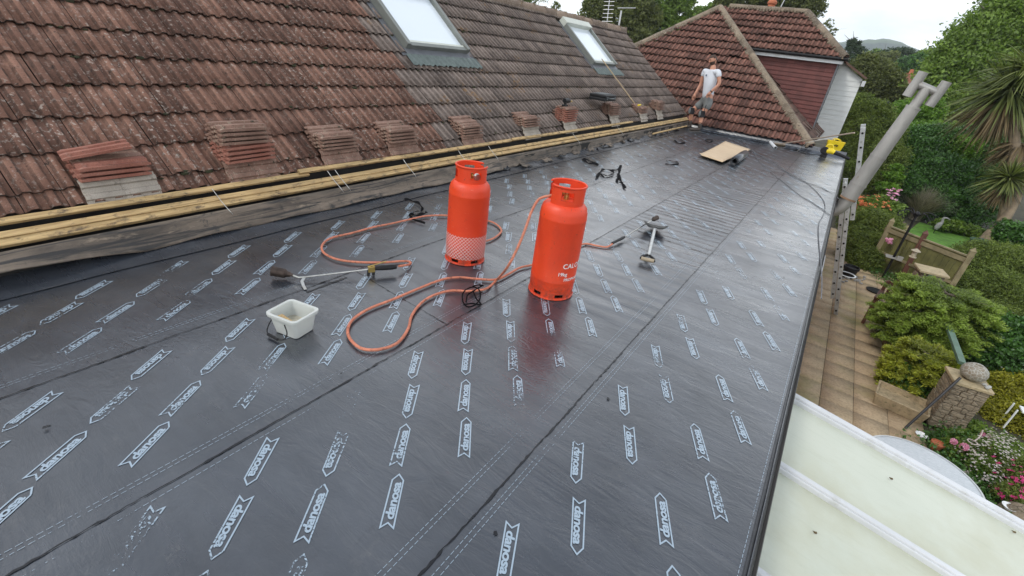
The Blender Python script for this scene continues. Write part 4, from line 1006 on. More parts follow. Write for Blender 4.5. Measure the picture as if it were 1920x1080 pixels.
# pole leaning on the far roof window
a = onR(1192, 197, .05); b = onR(1128, 110, .16)
m = MB(); m.tube([a, b], .011, 8); tag(m.build('wooden_pole', mat('bamboo_cane', (.46, .34, .20), .6, .15), None, smooth=True), 'thin pole leaning up the tiles against the farther roof window', 'pole')
# TV aerial and mast behind the ridge
t = thing('tv_aerial', 'ladder like TV aerial and mast rising behind the ridge end', 'aerial', (-6.6, 13.2, 1.6))
m = MB(); pb = atY(1160, 62, 15.2); ptp = atY(1165, 20, 15.2); m.tube([pb - Vector((0, 0, .9)), ptp], .028, 8); m.build('mast', alu_m, t, smooth=True)
m = MB(); m.tube([atY(1158, 15, 15.2), atY(1192, 15, 15.4)], .014, 6); m.build('boom', alu_m, t)
m = MB(); p0 = atY(1136, 62, 15.0); p1 = atY(1144, -12, 15.2); m.tube([p0, p1], .012, 6); dv = (atY(1160, 5, 15.2) - atY(1140, 5, 15.2)).normalized()
for k in range(9): c = p0.lerp(p1, .1 + k * .1); m.tube([c - dv * .17, c + dv * .17], .008, 5)
m.build('elements', alu_m, t)

# ------------------------------------------------------------------ neighbouring house
BE = rad(37.5); CB, SB = math.cos(BE), math.sin(BE)
P0 = (0, 14.2, .1); A = onP(1350, 16, P0, (0, -SB, CB))
nb = thing('neighbour_house', 'house with steep mossy hipped red tile roof, red hung tile wall and white cladding', 'house', (A.x, 18, GZ))
kw = dict(tw=.30, gauge=.335, rib=.03, lip=.050, flat=(.06, .16, .52, .62), jit=.016, parent=nb)
def mf1(c, r): return [tile_far] if c is None else [0]
def mf2(c, r): return [tile_far_side] if c is None else [0]
LN = (A.z - .1) / SB; NCR = int(LN / .335) + 1; kw['gauge'] = LN / NCR
q2 = .70710678
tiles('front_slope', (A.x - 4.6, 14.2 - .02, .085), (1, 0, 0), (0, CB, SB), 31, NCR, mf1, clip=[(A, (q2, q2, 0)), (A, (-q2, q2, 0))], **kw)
EB = np.array([A.x + LN * CB, 14.0, A.z - LN * SB])
YW = 17.42
k2 = dict(kw); k2['rib'] = .006; k2['lip'] = .02
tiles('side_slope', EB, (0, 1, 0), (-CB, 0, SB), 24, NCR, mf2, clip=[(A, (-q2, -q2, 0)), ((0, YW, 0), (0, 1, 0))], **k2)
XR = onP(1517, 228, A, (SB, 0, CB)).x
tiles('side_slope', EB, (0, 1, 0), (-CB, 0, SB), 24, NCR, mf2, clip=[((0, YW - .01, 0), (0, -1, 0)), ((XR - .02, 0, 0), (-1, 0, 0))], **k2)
# closed body under those slopes
m = MB(); bx0, bx1, by0 = A.x - LN * CB, EB[0] - .12, 14.3
m.add([(bx0 + .2, by0, .0), (bx1, by0, .0), A - Vector((0, 0, .05)), (bx1, by0 + 7, .0), (A.x, by0 + 9, A.z - .05), (bx0 + .2, by0 + 7, 0)], [(0, 1, 2), (1, 3, 4, 2), (5, 0, 2, 4)], 0)
m.box(((bx0 + bx1) / 2 - .1, by0 + 3.2, -1.4), (bx1 - bx0 - .5, 6.0, 2.7), None, 1); m.build('wall', [under_m, brick_m], nb)
# hips with mortared moss covered tiles
def hip(a, b, nm='hip_tiling', par=None, r=.095):
    a = Vector(a); b = Vector(b); d = b - a; L = d.length; n = int(L / .38); m = MB(); M_ = d.normalized().to_track_quat('Z', 'Y').to_matrix()
    zl = M_.inverted() @ Vector((0, 0, 1)); a0 = math.atan2(zl.y, zl.x)
    for k in range(n):
        c = a + d * k / n + Vector((0, 0, random.uniform(-.006, .006)))
        m.lathe([(r * 1.0, 0), (r * 1.04, L / n * 1.02), (r * .86, L / n * 1.02), (r * .86, 0)], 10, c, M_, 0, a0 - PI / 2, a0 + PI / 2)
    sdv = d.normalized().cross(Vector((0, 0, 1))).normalized()
    k = 0
    while k < L:
        for s_ in (-1, 1):
            m.ball(a + d.normalized() * k + sdv * s_ * r * .95 + Vector((0, 0, -.02 + random.uniform(-.02, .015))), (random.uniform(.03, .055),) * 3, 6)
        if random.random() < .5: m.ball(a + d.normalized() * k + sdv * random.uniform(-.6, .6) * r + Vector((0, 0, r * .78)), (.035, .035, .018), 6)
        k += .09
    return m.build(nm, hip_m, par or nb, smooth=35)
B = Vector((A.x + LN * CB, 14.2, .1)); hip(A + Vector((0, 0, .03)), B + Vector((0, 0, .03))); W_ = Vector((A.x - LN * CB, 14.2, .1)); hip(A + Vector((0, 0, .03)), W_ + Vector((0, 0, .03)))
# red tile hung wall
zt_ = 2.06; wl = atY(1412, 100, YW); wr = atY(1571, 122, YW)
XRt = wr.x; xl = wl.x - .5
zt_ = (wl.z + wr.z) / 2
m = MB()
def eslope_z(x): return A.z - (x - A.x) * SB / CB
zz = zt_; k = 0
while zz > -.2:
    x = xl
    while x < XRt:
        w_ = min(.17, XRt - x); zb_ = zz - .115
        m.add([(x, YW - .012 - .014, zb_), (x + w_, YW - .012 - .014, zb_), (x + w_, YW - .006, zz), (x, YW - .006, zz), (x, YW, zb_), (x + w_, YW, zb_)], [(0, 1, 2, 3), (0, 4, 5, 1)])
        x += .17
    zz -= .115; k += 1
m.build('tile_hung_wall', hung_m, nb)
m = MB(); m.box(((xl + XRt) / 2, YW + .5, zt_ - 1.4), (XRt - xl, .98, 2.8)); m.build('upper_wall', under_m, nb)
m = MB(); m.box(((xl + XRt) / 2 + .05, YW - .14, zt_ + .06), (XRt - xl + .12, .03, .13)); m.build('fascia_board', upvc_m, nb)
m = MB(); m.tube([(xl, YW - .20, zt_ + .13), (XRt + .2, YW - .20, zt_ + .13)], .05, 10); m.build('gutter', black_m, nb, smooth=True)
m = MB(); m.bar((XRt + .01, YW - .02, zt_ - 2.6), (XRt + .01, YW - .02, zt_), .04, .04, (0, 1, 0)); m.build('corner_bead', lead_m, nb)
# cross wing roof
zc = zt_ + .13; yc = YW - .20; XE = XRt + .12
rz_ = atY(1525, 26, 18.7); LN2 = (rz_.z - zc) / SB; n2 = max(3, round(LN2 / .30)); k3 = dict(kw); k3['gauge'] = LN2 / n2
XK = XE - LN2 * CB
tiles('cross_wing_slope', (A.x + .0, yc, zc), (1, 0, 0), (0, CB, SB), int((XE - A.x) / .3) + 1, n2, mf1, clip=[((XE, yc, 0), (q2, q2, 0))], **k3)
Rt = Vector((XK, yc + LN2 * CB, zc + LN2 * SB)); hip(Rt + Vector((0, 0, .03)), (XE, yc, zc + .04)); hip(Vector((A.x + .2, Rt.y, Rt.z + .03)), Rt + Vector((0, 0, .03)), 'ridge_tiling')
m = MB(); m.add([(A.x, yc + .05, zc - .03), (XE - .03, yc + .05, zc - .03), Rt - Vector((.02, 0, .06)), Vector((A.x, Rt.y, Rt.z - .06))], [(0, 1, 2, 3)]); m.add([(XE, yc, zc - .02), Rt, (XK, Rt.y + 2, Rt.z), (XE, Rt.y + 3.5, zc - .02), (A.x, Rt.y, Rt.z), (A.x, Rt.y + 2.2, zc - .02)], [(0, 3, 2, 1), (4, 1, 2, 5)]); m.build('rear_slope', tile_far_side, nb)
# white clad gable beyond
YG = 19.6
cp = [atY(*p, YG) for p in ((1572, 116), (1583, 118), (1617, 149), (1569, 262), (1510, 262))]
m = MB(); m.add([v + Vector((0, .0, 0)) for v in cp] + [v + Vector((0, .2, 0)) for v in cp], [tuple(range(5)), tuple(range(5, 10))] + [(i, (i + 1) % 5, 5 + (i + 1) % 5, 5 + i) for i in range(5)]); 
m.build('gable_wall', siding_w, nb)
# overlapping boards of the cladding, cut to the gable's outline
bm = bmesh.new(); z = cp[4].z - .3
while z < cp[0].z + .1:
    vs = [bm.verts.new(v) for v in ((cp[4].x - .5, YG - .02, z), (cp[2].x + .5, YG - .02, z), (cp[2].x + .5, YG - .008, z + .15), (cp[4].x - .5, YG - .008, z + .15), (cp[4].x - .5, YG - .004, z), (cp[2].x + .5, YG - .004, z))]
    bm.faces.new(vs[:4]); bm.faces.new((vs[0], vs[4], vs[5], vs[1])); z += .15
for i in range(5):
    a_, b_ = cp[i], cp[(i + 1) % 5]; e = b_ - a_; no = Vector((-e.z, 0, e.x)); ctr = sum(cp, Vector()) / 5
    if (ctr - a_).dot(no) > 0: no = -no
    bmesh.ops.bisect_plane(bm, geom=bm.verts[:] + bm.edges[:] + bm.faces[:], plane_co=a_, plane_no=no, clear_outer=True)
me = bpy.data.meshes.new('cladding'); bm.to_mesh(me); bm.free(); me.materials.append(siding_w); link('cladding', me, nb)
m = MB(); m.bar(cp[1] + Vector((-.05, -.08, .06)), cp[2] + Vector((.1, -.08, .03)), .2, .06); m.build('verge_roof', tile_far_side, nb); m = MB(); m.box(cp[2] + Vector((.07, -.1, -.12)), (.1, .2, .16)); m.build('box_end', upvc_m, nb)
m = MB(); m.bar(onP(1519, 230, A, (SB, 0, CB)) + Vector((0, 0, .05)), onP(1529, 222, A, (SB, 0, CB)) + Vector((0, 0, .05)), .12, .02); m.build('flashing_patch', upvc_m, nb)
# chimney pot with cowl behind the cross wing
cc = atY(1446, 12, 21.5); ct = thing('chimney', 'terracotta chimney pot and thin pole just showing above the red ridge', 'chimney', (cc.x, cc.y, cc.z - 1.2))
m = MB(); m.box((cc.x, cc.y, cc.z - .95), (.7, .6, 1.2)); m.build('stack', brick_m, ct); m = MB(); m.lathe([(.14, -.4), (.12, .05), (.16, .08), (.16, .14), (.09, .22), (.001, .26)], 16, cc); m.build('pot', terr_m, ct, smooth=True)
m = MB(); m.tube([cc + Vector((.22, 0, -.5)), cc + Vector((.5, 0, .9))], .02, 6); m.build('pole', alu_m, ct)

# ------------------------------------------------------------------ flue, ladder
fb = atY(1590, 372, 9.2); ft = atY(1735, 170, 9.2); fd = (ft - fb).normalized(); FL = (ft - fb).length
t = thing('flue_pipe', 'grey twin wall flue pipe with H shaped cowl leaning out from the roof edge', 'flue', (fb.x, fb.y, fb.z - .3))
def P_(t_): return fb + fd * FL * t_
m = MB(); m.tube([P_(0), P_(.44), P_(.86)], [.118, .104, .09], 24); m.tube([P_(.86), P_(1.0)], .066, 20)
m.tube(smoothpath([P_(.02), P_(-.06), P_(-.10) + Vector((-.06, 0, -.05)), P_(-.12) + Vector((-.22, 0, -.10))], 4), .098, 20); m.build('pipe', flue_m, t, smooth=35)
for q_ in (.30, .62): m = MB(); m.tube([P_(q_ - .003), P_(q_ + .003)], .1135 - .02 * q_, 24); m.build('seam_bead', flue_m, t, smooth=35)
for q_, r_ in ((.02, .124), (.145, .12), (.42, .111), (.86, .096)): m = MB(); m.tube([P_(q_ - .008), P_(q_ + .008)], r_, 24); m.build('locking_band', flue_m, t, smooth=35)
m = MB(); m.tube([P_(-.005), P_(.012)], .121, 24); m.build('rust_ring', rust_m, t, smooth=35)
hc = P_(1.02); hx = (atY(1760, 163, 9.2) - atY(1713, 143, 9.2)).normalized()
m = MB(); m.tube([hc - hx * .14, hc + hx * .14], .050, 18); m.tube([P_(.98), hc], .064, 18); m.build('cowl_crossbar', flue_m, t, smooth=35)
for s_ in (-1, 1):
    m = MB(); c = hc + hx * s_ * .155; a_ = c - fd * .18; b_ = c + fd * .155; m.tube([a_, b_], .062, 18, cap=False); m.tube([a_ + fd * .004, b_ - fd * .004], .056, 18, cap=False); m.tube([a_ + fd * .15, a_ + fd * .16], .055, 18); m.build('cowl_tube', flue_m, t, smooth=35)
# ladder
lb0 = Vector((1.23, 11.32, GZ)); 
lt = atD(1606, 237, 8.1)
ldirv = (lt - lb0)
def ladder():
    t = thing('ladder', 'aluminium extension ladder rising past the roof edge from the patio', 'ladder', lb0)
    # runs seen edge on: three overlapped sections, stiles in the plane towards the wall
    # aim at the roof edge
    e = atY(1583, 385, 10.35); d = None
    return t
t = thing('ladder', 'aluminium extension ladder rising from the patio past the roof edge', 'ladder', lb0)
top = atY(1607, 237, 10.9); dvec = (top - lb0); Ld = dvec.length; dvec.normalize()
side = Vector((0, 1, 0)); side = (side - dvec * side.dot(dvec)).normalized(); fro = dvec.cross(side).normalized()
def stile(m, off_s, off_f, l0, l1, wd=.028, dp=.075):
    a = lb0 + side * off_s + fro * off_f + dvec * l0; b = lb0 + side * off_s + fro * off_f + dvec * l1
    m.bar(a, b, dp, wd, side)
for k, (fo, l0, l1) in enumerate(((0, 0, Ld * .70), (.085, Ld * .10, Ld * .74), (-.0, Ld * .55, Ld), )):
    fo = (0, .085, .0425)[k] if k < 2 else -.09
    for s_ in (-.19, .19):
        m = MB(); stile(m, s_ * (1 if k == 0 else .88 if k == 1 else .94), fo, l0, l1); m.build('stile', alu_m, t, bevel=.004)
    m = MB(); l = l0 + .12
    while l < l1 - .05:
        a = lb0 + fro * fo + dvec * l; m.tube([a - side * .215, a + side * .215], .014, 8)
        for s_ in (-1, 1): m.tube([a + side * s_ * .20, a + side * s_ * .222], .018, 8, mi=1)
        l += .25
    m.build('rungs', [alu_m, black_m], t, smooth=35)
# white trim corner seen below the roof edge
t2 = MB(); a = G(1548, 515, -.5); t2.box((.36, 7.2, -.60), (.12, .9, .03)); t2.build('window_sill', upvc_m, house)

# ------------------------------------------------------------------ conservatory
cv = thing('conservatory', 'white framed lean-to conservatory with opal cream roof panels', 'conservatory', (1.7, 1.2, GZ))
pa = rad(9); def_z = lambda x: -.338 - (x - .39) * math.tan(pa)
XE_ = 3.35; ys = [3.18, 2.44, 1.70, .96, .22, -.52, -1.26]
for i, y in enumerate(ys):
    m = MB(); a = Vector((.30, y, def_z(.30) + .012)); b = Vector((XE_, y, def_z(XE_) + .012)); wd = .085 if i == 0 else .058
    m.bar(a, b, wd, .045); m.bar(a + Vector((0, 0, .026)), b + Vector((0, 0, .026)), wd * .6, .018); m.build('glazing_bar', upvc_m, cv, bevel=.008)
    if i: 
        m = MB(); y1 = ys[i - 1]; yc_ = (y + y1) / 2; m.bar((.30, yc_, def_z(.30) - .004), (XE_, yc_, def_z(XE_) - .004), y1 - y - .05, .016); m.build('roof_panel', opal_m, cv)
m = MB(); m.box(((.3 + XE_) / 2, 3.18, (def_z(XE_) + GZ) / 2 - .03), (XE_ - .3, .06, abs(GZ - def_z(XE_)) - .12)); m.box((XE_, .95, (def_z(XE_) + GZ) / 2 - .06), (.07, 4.5, abs(GZ - def_z(XE_)) - .1)); m.build('wall_frame', upvc_m, cv)
m = MB(); m.box((XE_ + .05, .95, def_z(XE_) - .02), (.12, 4.6, .09)); m.build('gutter', upvc_m, cv, bevel=.02)
m = MB(); m.bar((.318, -1.3, -.235), (.318, 3.3, -.235), .03, .14); m.build('wall_plate', mat('mortar_grey', (.20, .195, .17), .85, .3, 6), cv)
def leafbit(px, py, lab, z=None):
    q = onP(px, py, (.39, 0, -.338 + .010), (math.sin(pa), 0, math.cos(pa))); m = MB(); n = 7; 
    m.add([q + Vector((0, 0, .01))] + [q + Vector((math.cos(k * .9) * .011, math.sin(k * .9) * .005, .004 + .006 * math.sin(k * 2))) for k in range(n)], [(0, 1 + k, 1 + (k + 1) % n) for k in range(n)])
    tag(m.build('fallen_leaf', mat('dry_leaf', (.10, .07, .03), .8, .3), None), lab, 'leaf')
leafbit(1670, 898, 'dry brown leaf on the larger opal roof panel'); leafbit(1527, 999, 'dark curled leaf on the lower opal roof panel near the wall'); leafbit(1900, 998, 'small leaf fragment on the opal panel at the right edge of the photo'); leafbit(1502, 897, 'thin twig bit on the opal panel close to the glazing bar')

# ------------------------------------------------------------------ garden furniture and stonework
tc_ = (1.965, 5.61, -1.98)
t = thing('round_garden_table', 'round garden table with rippled grey glass top partly under the conservatory edge', 'table', (tc_[0], tc_[1], GZ))
m = MB(); m.lathe([(.001, .0), (.50, .0), (.525, -.004), (.53, -.012), (.50, -.02), (.001, -.02)], 64, tc_); m.build('glass_top', tablegl_m, t, smooth=35)
m = MB(); m.lathe([(.515, .002), (.535, .002), (.537, -.02), (.515, -.022)], 64, tc_); m.build('rim', alu_m, t, smooth=35)
for k in range(4):
    a = k * PI / 2 + .6; m = MB(); m.tube([(tc_[0] + .38 * math.cos(a), tc_[1] + .38 * math.sin(a), GZ), (tc_[0] + .34 * math.cos(a), tc_[1] + .34 * math.sin(a), -2.01)], .016, 8); m.build('leg', alu_m, t)
def pillar(x, y, zt_, wd, lab, capm, rz=0, capw=1.25):
    t = thing('stone_pillar', lab, 'pillar', (x, y, GZ), rz)
    H = zt_ - GZ; m = MB(); bm_ = []
    z = 0; row = 0
    while z < H - .05:
        h = min(.085, H - .05 - z)
        for sx in (-1, 1):
            for ax in (0, 1):
                o = -wd / 2; 
                while o < wd / 2 - .02:
                    L = min(random.uniform(.10, .18), wd / 2 - o); c = o + L / 2; pr = random.uniform(0, .012)
                    cen = (c, sx * (wd / 2 - .03 + pr), z + h / 2) if ax == 0 else (sx * (wd / 2 - .03 + pr), c, z + h / 2)
                    m.box(cen, (L - .008, .06, h - .008) if ax == 0 else (.06, L - .008, h - .008)); o += L
        z += h; row += 1
    m.box((0, 0, (H - .05) / 2), (wd - .035, wd - .035, H - .06))
    m.build('stonework', stone_m, t, world=False, bevel=.006)
    m = MB(); m.box((0, 0, H - .022), (wd * capw, wd * capw, .045)); m.build('cap', capm, t, world=False, bevel=.008); return t
pillar(2.70, 8.28, -1.90, .40, 'stone pillar with a round veined stone ball on top beside the flowers', cap_m, rad(8), 1.12)
pillar(2.62, 12.9, -1.72, .42, 'stone pillar with flat pale cap in front of the mossy fence', cap_m, rad(8))
q = Vector((2.70, 8.28, -1.885)); m = MB(); m.lathe([(a * .86, b * .86) for a, b in ((.001, 0), (.08, 0), (.14, .03), (.175, .09), (.18, .14), (.16, .20), (.11, .245), (.085, .255), (.08, .262), (.05, .262), (.045, .24), (.001, .235))], 32, q)
s_ = Sh('veined_stone'); v = s_.n('ShaderNodeTexVoronoi', Scale=22.0, _feature='DISTANCE_TO_EDGE'); s_.l(s_.co((1, 1, 1)), v.inputs['Vector'])
s_.base(s_.mix(s_.ramp(v.outputs[0], .02, .09, (1, 1, 1, 1), (0, 0, 0, 1)), s_.ramp(s_.noise(6, 4), .35, .65, (.24, .19, .13, 1), (.27, .265, .225, 1)), (.42, .41, .36))); s_.rough(.6); s_.bump(v.outputs[0], .4, .01)
o = m.build('stone_urn', s_.m, None, smooth=50); tag(o, 'round stone urn with pale veins standing on the nearer pillar', 'urn')
m = MB(); m.ball((2.86, 8.14, -1.875), (.03, .03, .025), 8); m.ball((2.90, 8.2, -1.88), (.025, .03, .02), 8); m.ball((2.84, 8.2, -1.87), (.03, .022, .02), 8); tag(m.build('pebbles', mat('grey_pebble', (.40, .40, .38), .7, .2, 20), None), 'small grey pebbles lying beside the stone urn', 'pebbles')
m = MB(); m.bar((2.60, 8.5, -1.80), (2.60, 12.8, -1.80), .085, .05); m.bar((2.60, 8.5, -2.25), (2.60, 12.8, -2.25), .07, .05); tag(m.build('wooden_rail', green_wood, None, bevel=.004), 'green painted timber rail running between the two stone pillars', 'rail')
m = MB(); m.tube([G(1697, 803, GZ + .02), atY(1801, 708, 8.02)], .018, 8); tag(m.build('black_pole', mat('black_rail', (.02, .022, .026), .4, .1), None, smooth=True), 'black pole leaning across the corner of the trough to the near pillar', 'pole')
# trough planter
tq = G(1690, 770, GZ); t = thing('stone_trough', 'buff trough planter standing on the slabs under the golden shrub', 'planter', (2.17, 8.20, GZ), rad(-8))
m = MB(); loft(m, [R_(.30, .21, .02, 0), R_(.34, .25, .02, .20), R_(.31, .22, .02, .20), R_(.29, .20, .02, .07)], True, True); m.build('trough', trough_m, t, world=False, bevel=.006)
m = MB(); m.add(R_(.30, .21, .02, .12), [tuple(range(24))]); m.build('soil', trough_m, t, world=False)
# saucer, pots
def saucer(q, r, lab, mm): 
    m = MB(); m.lathe([(.001, 0), (r * .7, 0), (r, .035), (r * .96, .035), (r * .68, .010), (.001, .010)], 24, q); tag(m.build('plant_saucer', mm, None, smooth=True), lab, 'saucer')
saucer(G(1726, 818, GZ + .003), .075, 'white dish on the paving beside the round table', white_pl); saucer(G(1890, 953, GZ + .20), .07, 'white dish on the ground below the magenta flowers', white_pl)
def pot(q, r, h, lab, mm=terr_m, nm='flower_pot'):
    t = thing(nm, lab, 'pot', q); m = MB(); m.lathe([(.001, 0), (r * .7, 0), (r * .95, h * .8), (r * 1.05, h * .8), (r * 1.05, h), (r * .93, h), (r * .9, h * .85), (.001, h * .84)], 20); m.build('body', mm, t, smooth=35, world=False)
    return t
pot(G(1751, 842, GZ), .075, .12, 'small terracotta pot by the white dish'); pot(G(1588, 520, GZ), .17, .30, 'dark round pot with pale rim behind the ladder foot', black_m)
pot(G(1608, 392, GZ), .20, .32, 'terracotta pot behind the ladder among orange flowers'); pot(G(1690, 462, GZ), .12, .2, 'small terracotta pot by the fence corner')
m = MB(); m.lathe([(.16, 0), (.19, .0), (.19, .012), (.16, .012)], 28, G(1588, 515, GZ + .32)); tag(m.build('pot_ring', white_pl, None), 'pale ring on the dark pot behind the ladder', 'ring')
m = MB()
for i in range(22):
    q = G(random.uniform(1570, 1624), random.uniform(518, 533), GZ + .02); m.ball(q, (random.uniform(.02, .05), random.uniform(.02, .05), .025), 7)
tag(m.build('white_stones', mat('white_cobble', (.30, .29, .27), .7, .2, 20), None, smooth=True), 'row of pale cobbles on the patio behind the ladder', 'stones', kind='stuff')
m = MB(); m.lathe([(.001, 0), (.17, 0), (.19, .03), (.18, .03), (.001, .02)], 28, G(1640, 546, GZ)); tag(m.build('parasol_stand', black_m, None, smooth=True), 'round black parasol stand on the slabs left of the wooden bench', 'parasol stand')
# wooden bench
bq = G(1648, 582, GZ + .42)
t = thing('garden_bench', 'dark red slatted wooden bench half hidden by the feathery conifer', 'bench', (bq.x + .50, bq.y + .30, GZ), rad(-12))
m = MB()
for k in range(10): m.box((-.50 + k * .11, .0, .42), (.08, .50, .025))
m.build('seat', mat('weathered_slat', (.26, .19, .17), .7, .2, 9), t, world=False, bevel=.004)
for sx in (-1, 1):
    for sy in (-1, 1): m = MB(); m.box((sx * .57, sy * .25, .30 if sy < 0 else .42), (.06, .06, .60 if sy < 0 else .84)); m.build('leg', redwood_m, t, world=False, bevel=.004)
    m = MB(); m.box((sx * .57, -.02, .62), (.075, .62, .035)); m.build('armrest', redwood_m, t, world=False, bevel=.006)
m = MB(); m.box((0, .26, .82), (1.15, .04, .08)); m.box((0, .26, .50), (1.15, .04, .05)); 
for k in range(9): m.box((-.48 + k * .12, .26, .66), (.05, .02, .30))
m.build('backrest', redwood_m, t, world=False, bevel=.004)
# white iron bench far off
wq = G(1640, 362, GZ + .0); t = thing('white_garden_bench', 'small white slatted metal bench on the far lawn edge', 'bench', wq, rad(35))
m = MB()
for k in range(6): m.box((0, -.2 + k * .085, .44), (1.0, .055, .02))
m.build('seat', white_pl, t, world=False)
m = MB()
for k in range(7): m.box((0, .28 + k * .012, .52 + k * .06), (1.0, .015, .035))
m.build('backrest', white_pl, t, world=False)
for sx in (-1, 1):
    m = MB(); m.tube(smoothpath([(sx * .5, -.25, 0), (sx * .5, -.25, .4), (sx * .5, -.22, .62), (sx * .5, .0, .66), (sx * .5, .3, .62), (sx * .5, .34, .9), (sx * .5, .30, .45), (sx * .5, .32, 0)], 4), .018, 8); m.build('side_frame', white_pl, t, world=False)
# fence
fa = G(1673, 424, -1.5); fbq = G(1791, 469, -1.5); dF = (fbq - fa)
t = thing('timber_fence', 'mossy green closeboard fence with pale capping in front of the lawn', 'fence', (fa.x, fa.y, GZ))
f0 = fa - dF * .08; f1 = fbq + dF * .25; L = (f1 - f0).length; dn = (f1 - f0).normalized(); n = int(L / .12)
m = MB()
for k in range(n): 
    c = f0 + dn * (k + .5) * L / n; m.bar((c.x, c.y, GZ), (c.x, c.y, -1.54), .118, .016 , (dn.x * -dn.y, dn.x * dn.x, 0) if False else Vector((-dn.y, dn.x, 0)))
m.build('boards', fence_m, t)
m = MB(); up_ = Vector((-dn.y, dn.x, 0)) * -.02
m.bar((f0.x, f0.y, -1.52), (f1.x, f1.y, -1.52), .07, .03); m.bar(Vector((f0.x, f0.y, -1.62)) + up_, Vector((f1.x, f1.y, -1.62)) + up_, .03, .10); m.bar(Vector((f0.x, f0.y, -2.2)) + up_, Vector((f1.x, f1.y, -2.2)) + up_, .04, .06); m.build('rails', fencecap_m, t)
for fr in (.03, .45, .97):
    c = f0 + dn * L * fr; m = MB(); m.box((c.x, c.y, (GZ - 1.38) / 2), (.10, .10, -1.38 - GZ)); m.lathe([(.085, 0), (.001, .09)], 4, (c.x, c.y, -1.385), rot('Z', PI / 4)); m.build('post', redwood_m if fr == .45 else fencecap_m, t)
# bird feeder post with arms, bird ornaments, bin
lp0 = G(1655, 520, GZ); hgt = atX(1733, 404, lp0.x); lp1 = Vector((lp0.x, lp0.y, atY(1733, 404, lp0.y).z))
t = thing('feeder_post', 'dark bird feeder post with curled arms rising in front of the fence', 'post', lp0)
m = MB(); m.tube([lp0, (lp0.x, lp0.y, lp1.z)], .03, 10); m.ball((lp0.x, lp0.y, lp1.z), .06, 10); m.build('pole', black_m, t, smooth=True)
for k in range(4):
    a = k * PI / 2 + .5; z = lp1.z; c_, s_2 = math.cos(a), math.sin(a); m = MB()
    m.tube(smoothpath([(lp0.x, lp0.y, z - .1), (lp0.x + .2 * c_, lp0.y + .2 * s_2, z + .06), (lp0.x + .42 * c_, lp0.y + .42 * s_2, z), (lp0.x + .40 * c_, lp0.y + .40 * s_2, z - .10), (lp0.x + .33 * c_, lp0.y + .33 * s_2, z - .05)], 5), .012, 6); m.build('arm', black_m, t)
m = MB(); zz = GZ + (lp1.z - GZ) * .33; m.box((lp0.x, lp0.y, zz), (.34, .26, .02)); m.box((lp0.x + .1, lp0.y - .16, zz + .05), (.12, .08, .10)); m.build('feeding_tray', mat('grey_tray', (.32, .31, .28), .7, .2), t)
q = atD(1741, 608 - 200 + 85, 11.6); q = atD(1716, 473, 11.2)
t = thing('hanging_feeder', 'small pale lantern shaped bird feeder in front of the fence', 'bird feeder', q)
m = MB(); m.lathe([(.001, .10), (.10, .04), (.10, .03), (.05, .03), (.05, -.10), (.08, -.11), (.08, -.13), (.001, -.13)], 12, q); m.build('body', mat('pale_feeder', (.42, .36, .26), .7, .2), t, smooth=True)
m = MB(); m.tube([q + Vector((0, 0, .1)), q + Vector((0, 0, .22))], .004, 5); m.build('hook', black_m, t)
q = atD(1668, 452, 12.0); m = MB(); [m.ball(q + Vector((random.gauss(0, .03), random.gauss(0, .03), random.gauss(0, .03))), (.035, .03, .03), 6) for _ in range(24)]; tag(m.build('pink_flower_head', fl_pink, None, smooth=True), 'round pale pink bloom among dark leaves left of the feeder post', 'flower')
q = G(1750, 437, GZ); t = thing('heron_ornament', 'small grey and white bird ornament standing on the lawn', 'ornament', q)
m = MB(); m.tube(smoothpath([q + Vector((0, 0, .15)), q + Vector((0.02, 0, .30)), q + Vector((.06, 0, .42)), q + Vector((.04, 0, .56)), q + Vector((.12, 0, .60)), q + Vector((.24, 0, .57))], 4), [.05, .06, .075, .08, .08, .08, .07, .06, .05, .045, .04, .035, .035, .035, .035, .03, .03, .02, .015, .012, .008][:21], 8); m.build('body', mat('ornament_grey', (.26, .26, .25), .6, .3, 8), t, smooth=True)
for e in (-.02, .02): m = MB(); m.tube([q + Vector((0, e, 0)), q + Vector((0, e, .18))], .008, 5); m.build('leg', black_m, t)
q = G(1828, 476, GZ); t = thing('compost_bin', 'dark green lidded bin beside the cordyline trunk', 'bin', q)
m = MB(); m.lathe([(.36, 0), (.30, .42)], 20, q); m.build('body', mat('green_bin', (.02, .05, .035), .5, .15), t, smooth=True); m = MB(); m.lathe([(.32, .42), (.33, .45), (.12, .50), (.001, .50)], 20, q); m.build('lid', mat('green_lid', (.03, .07, .05), .45, .15), t, smooth=True)
for lab, p, mm in (('log with pale sawn end lying at the lawn edge', (1700, 428), bark_m),):
    q = G(*p, GZ + .1); m = MB(); m.tube([q, q + Vector((-.2, .7, 0))], .12, 12); m.tube([q + Vector((.001, -.004, 0)), q + Vector((-.003, .01, 0))], .10, 12, mi=1); tag(m.build('log', [mm, cap_m], None, smooth=35), lab, 'log')
q = G(1672, 416, GZ); m = MB(); m.lathe([(.001, 0), (.28, 0), (.28, .04), (.001, .04)], 20, q); tag(m.build('stepping_stone', cap_m, None), 'pale round stepping stone left of the log', 'stone')
q = G(1925, 775, GZ + .35); t = thing('folding_chair', 'edge of a pale slatted chair at the right rim of the photo', 'chair', (q.x, q.y, GZ))
m = MB()
for k in range(4): m.box((q.x + .1, q.y + k * .05, q.z), (.3, .035, .02))
m.build('seat', siding_w, t); m = MB()
for sx in (-.1, .3):
    for sy in (0, .2): m.tube([(q.x + sx, q.y + sy, GZ), (q.x + sx, q.y + sy, q.z)], .012, 6)
m.build('legs', siding_w, t)
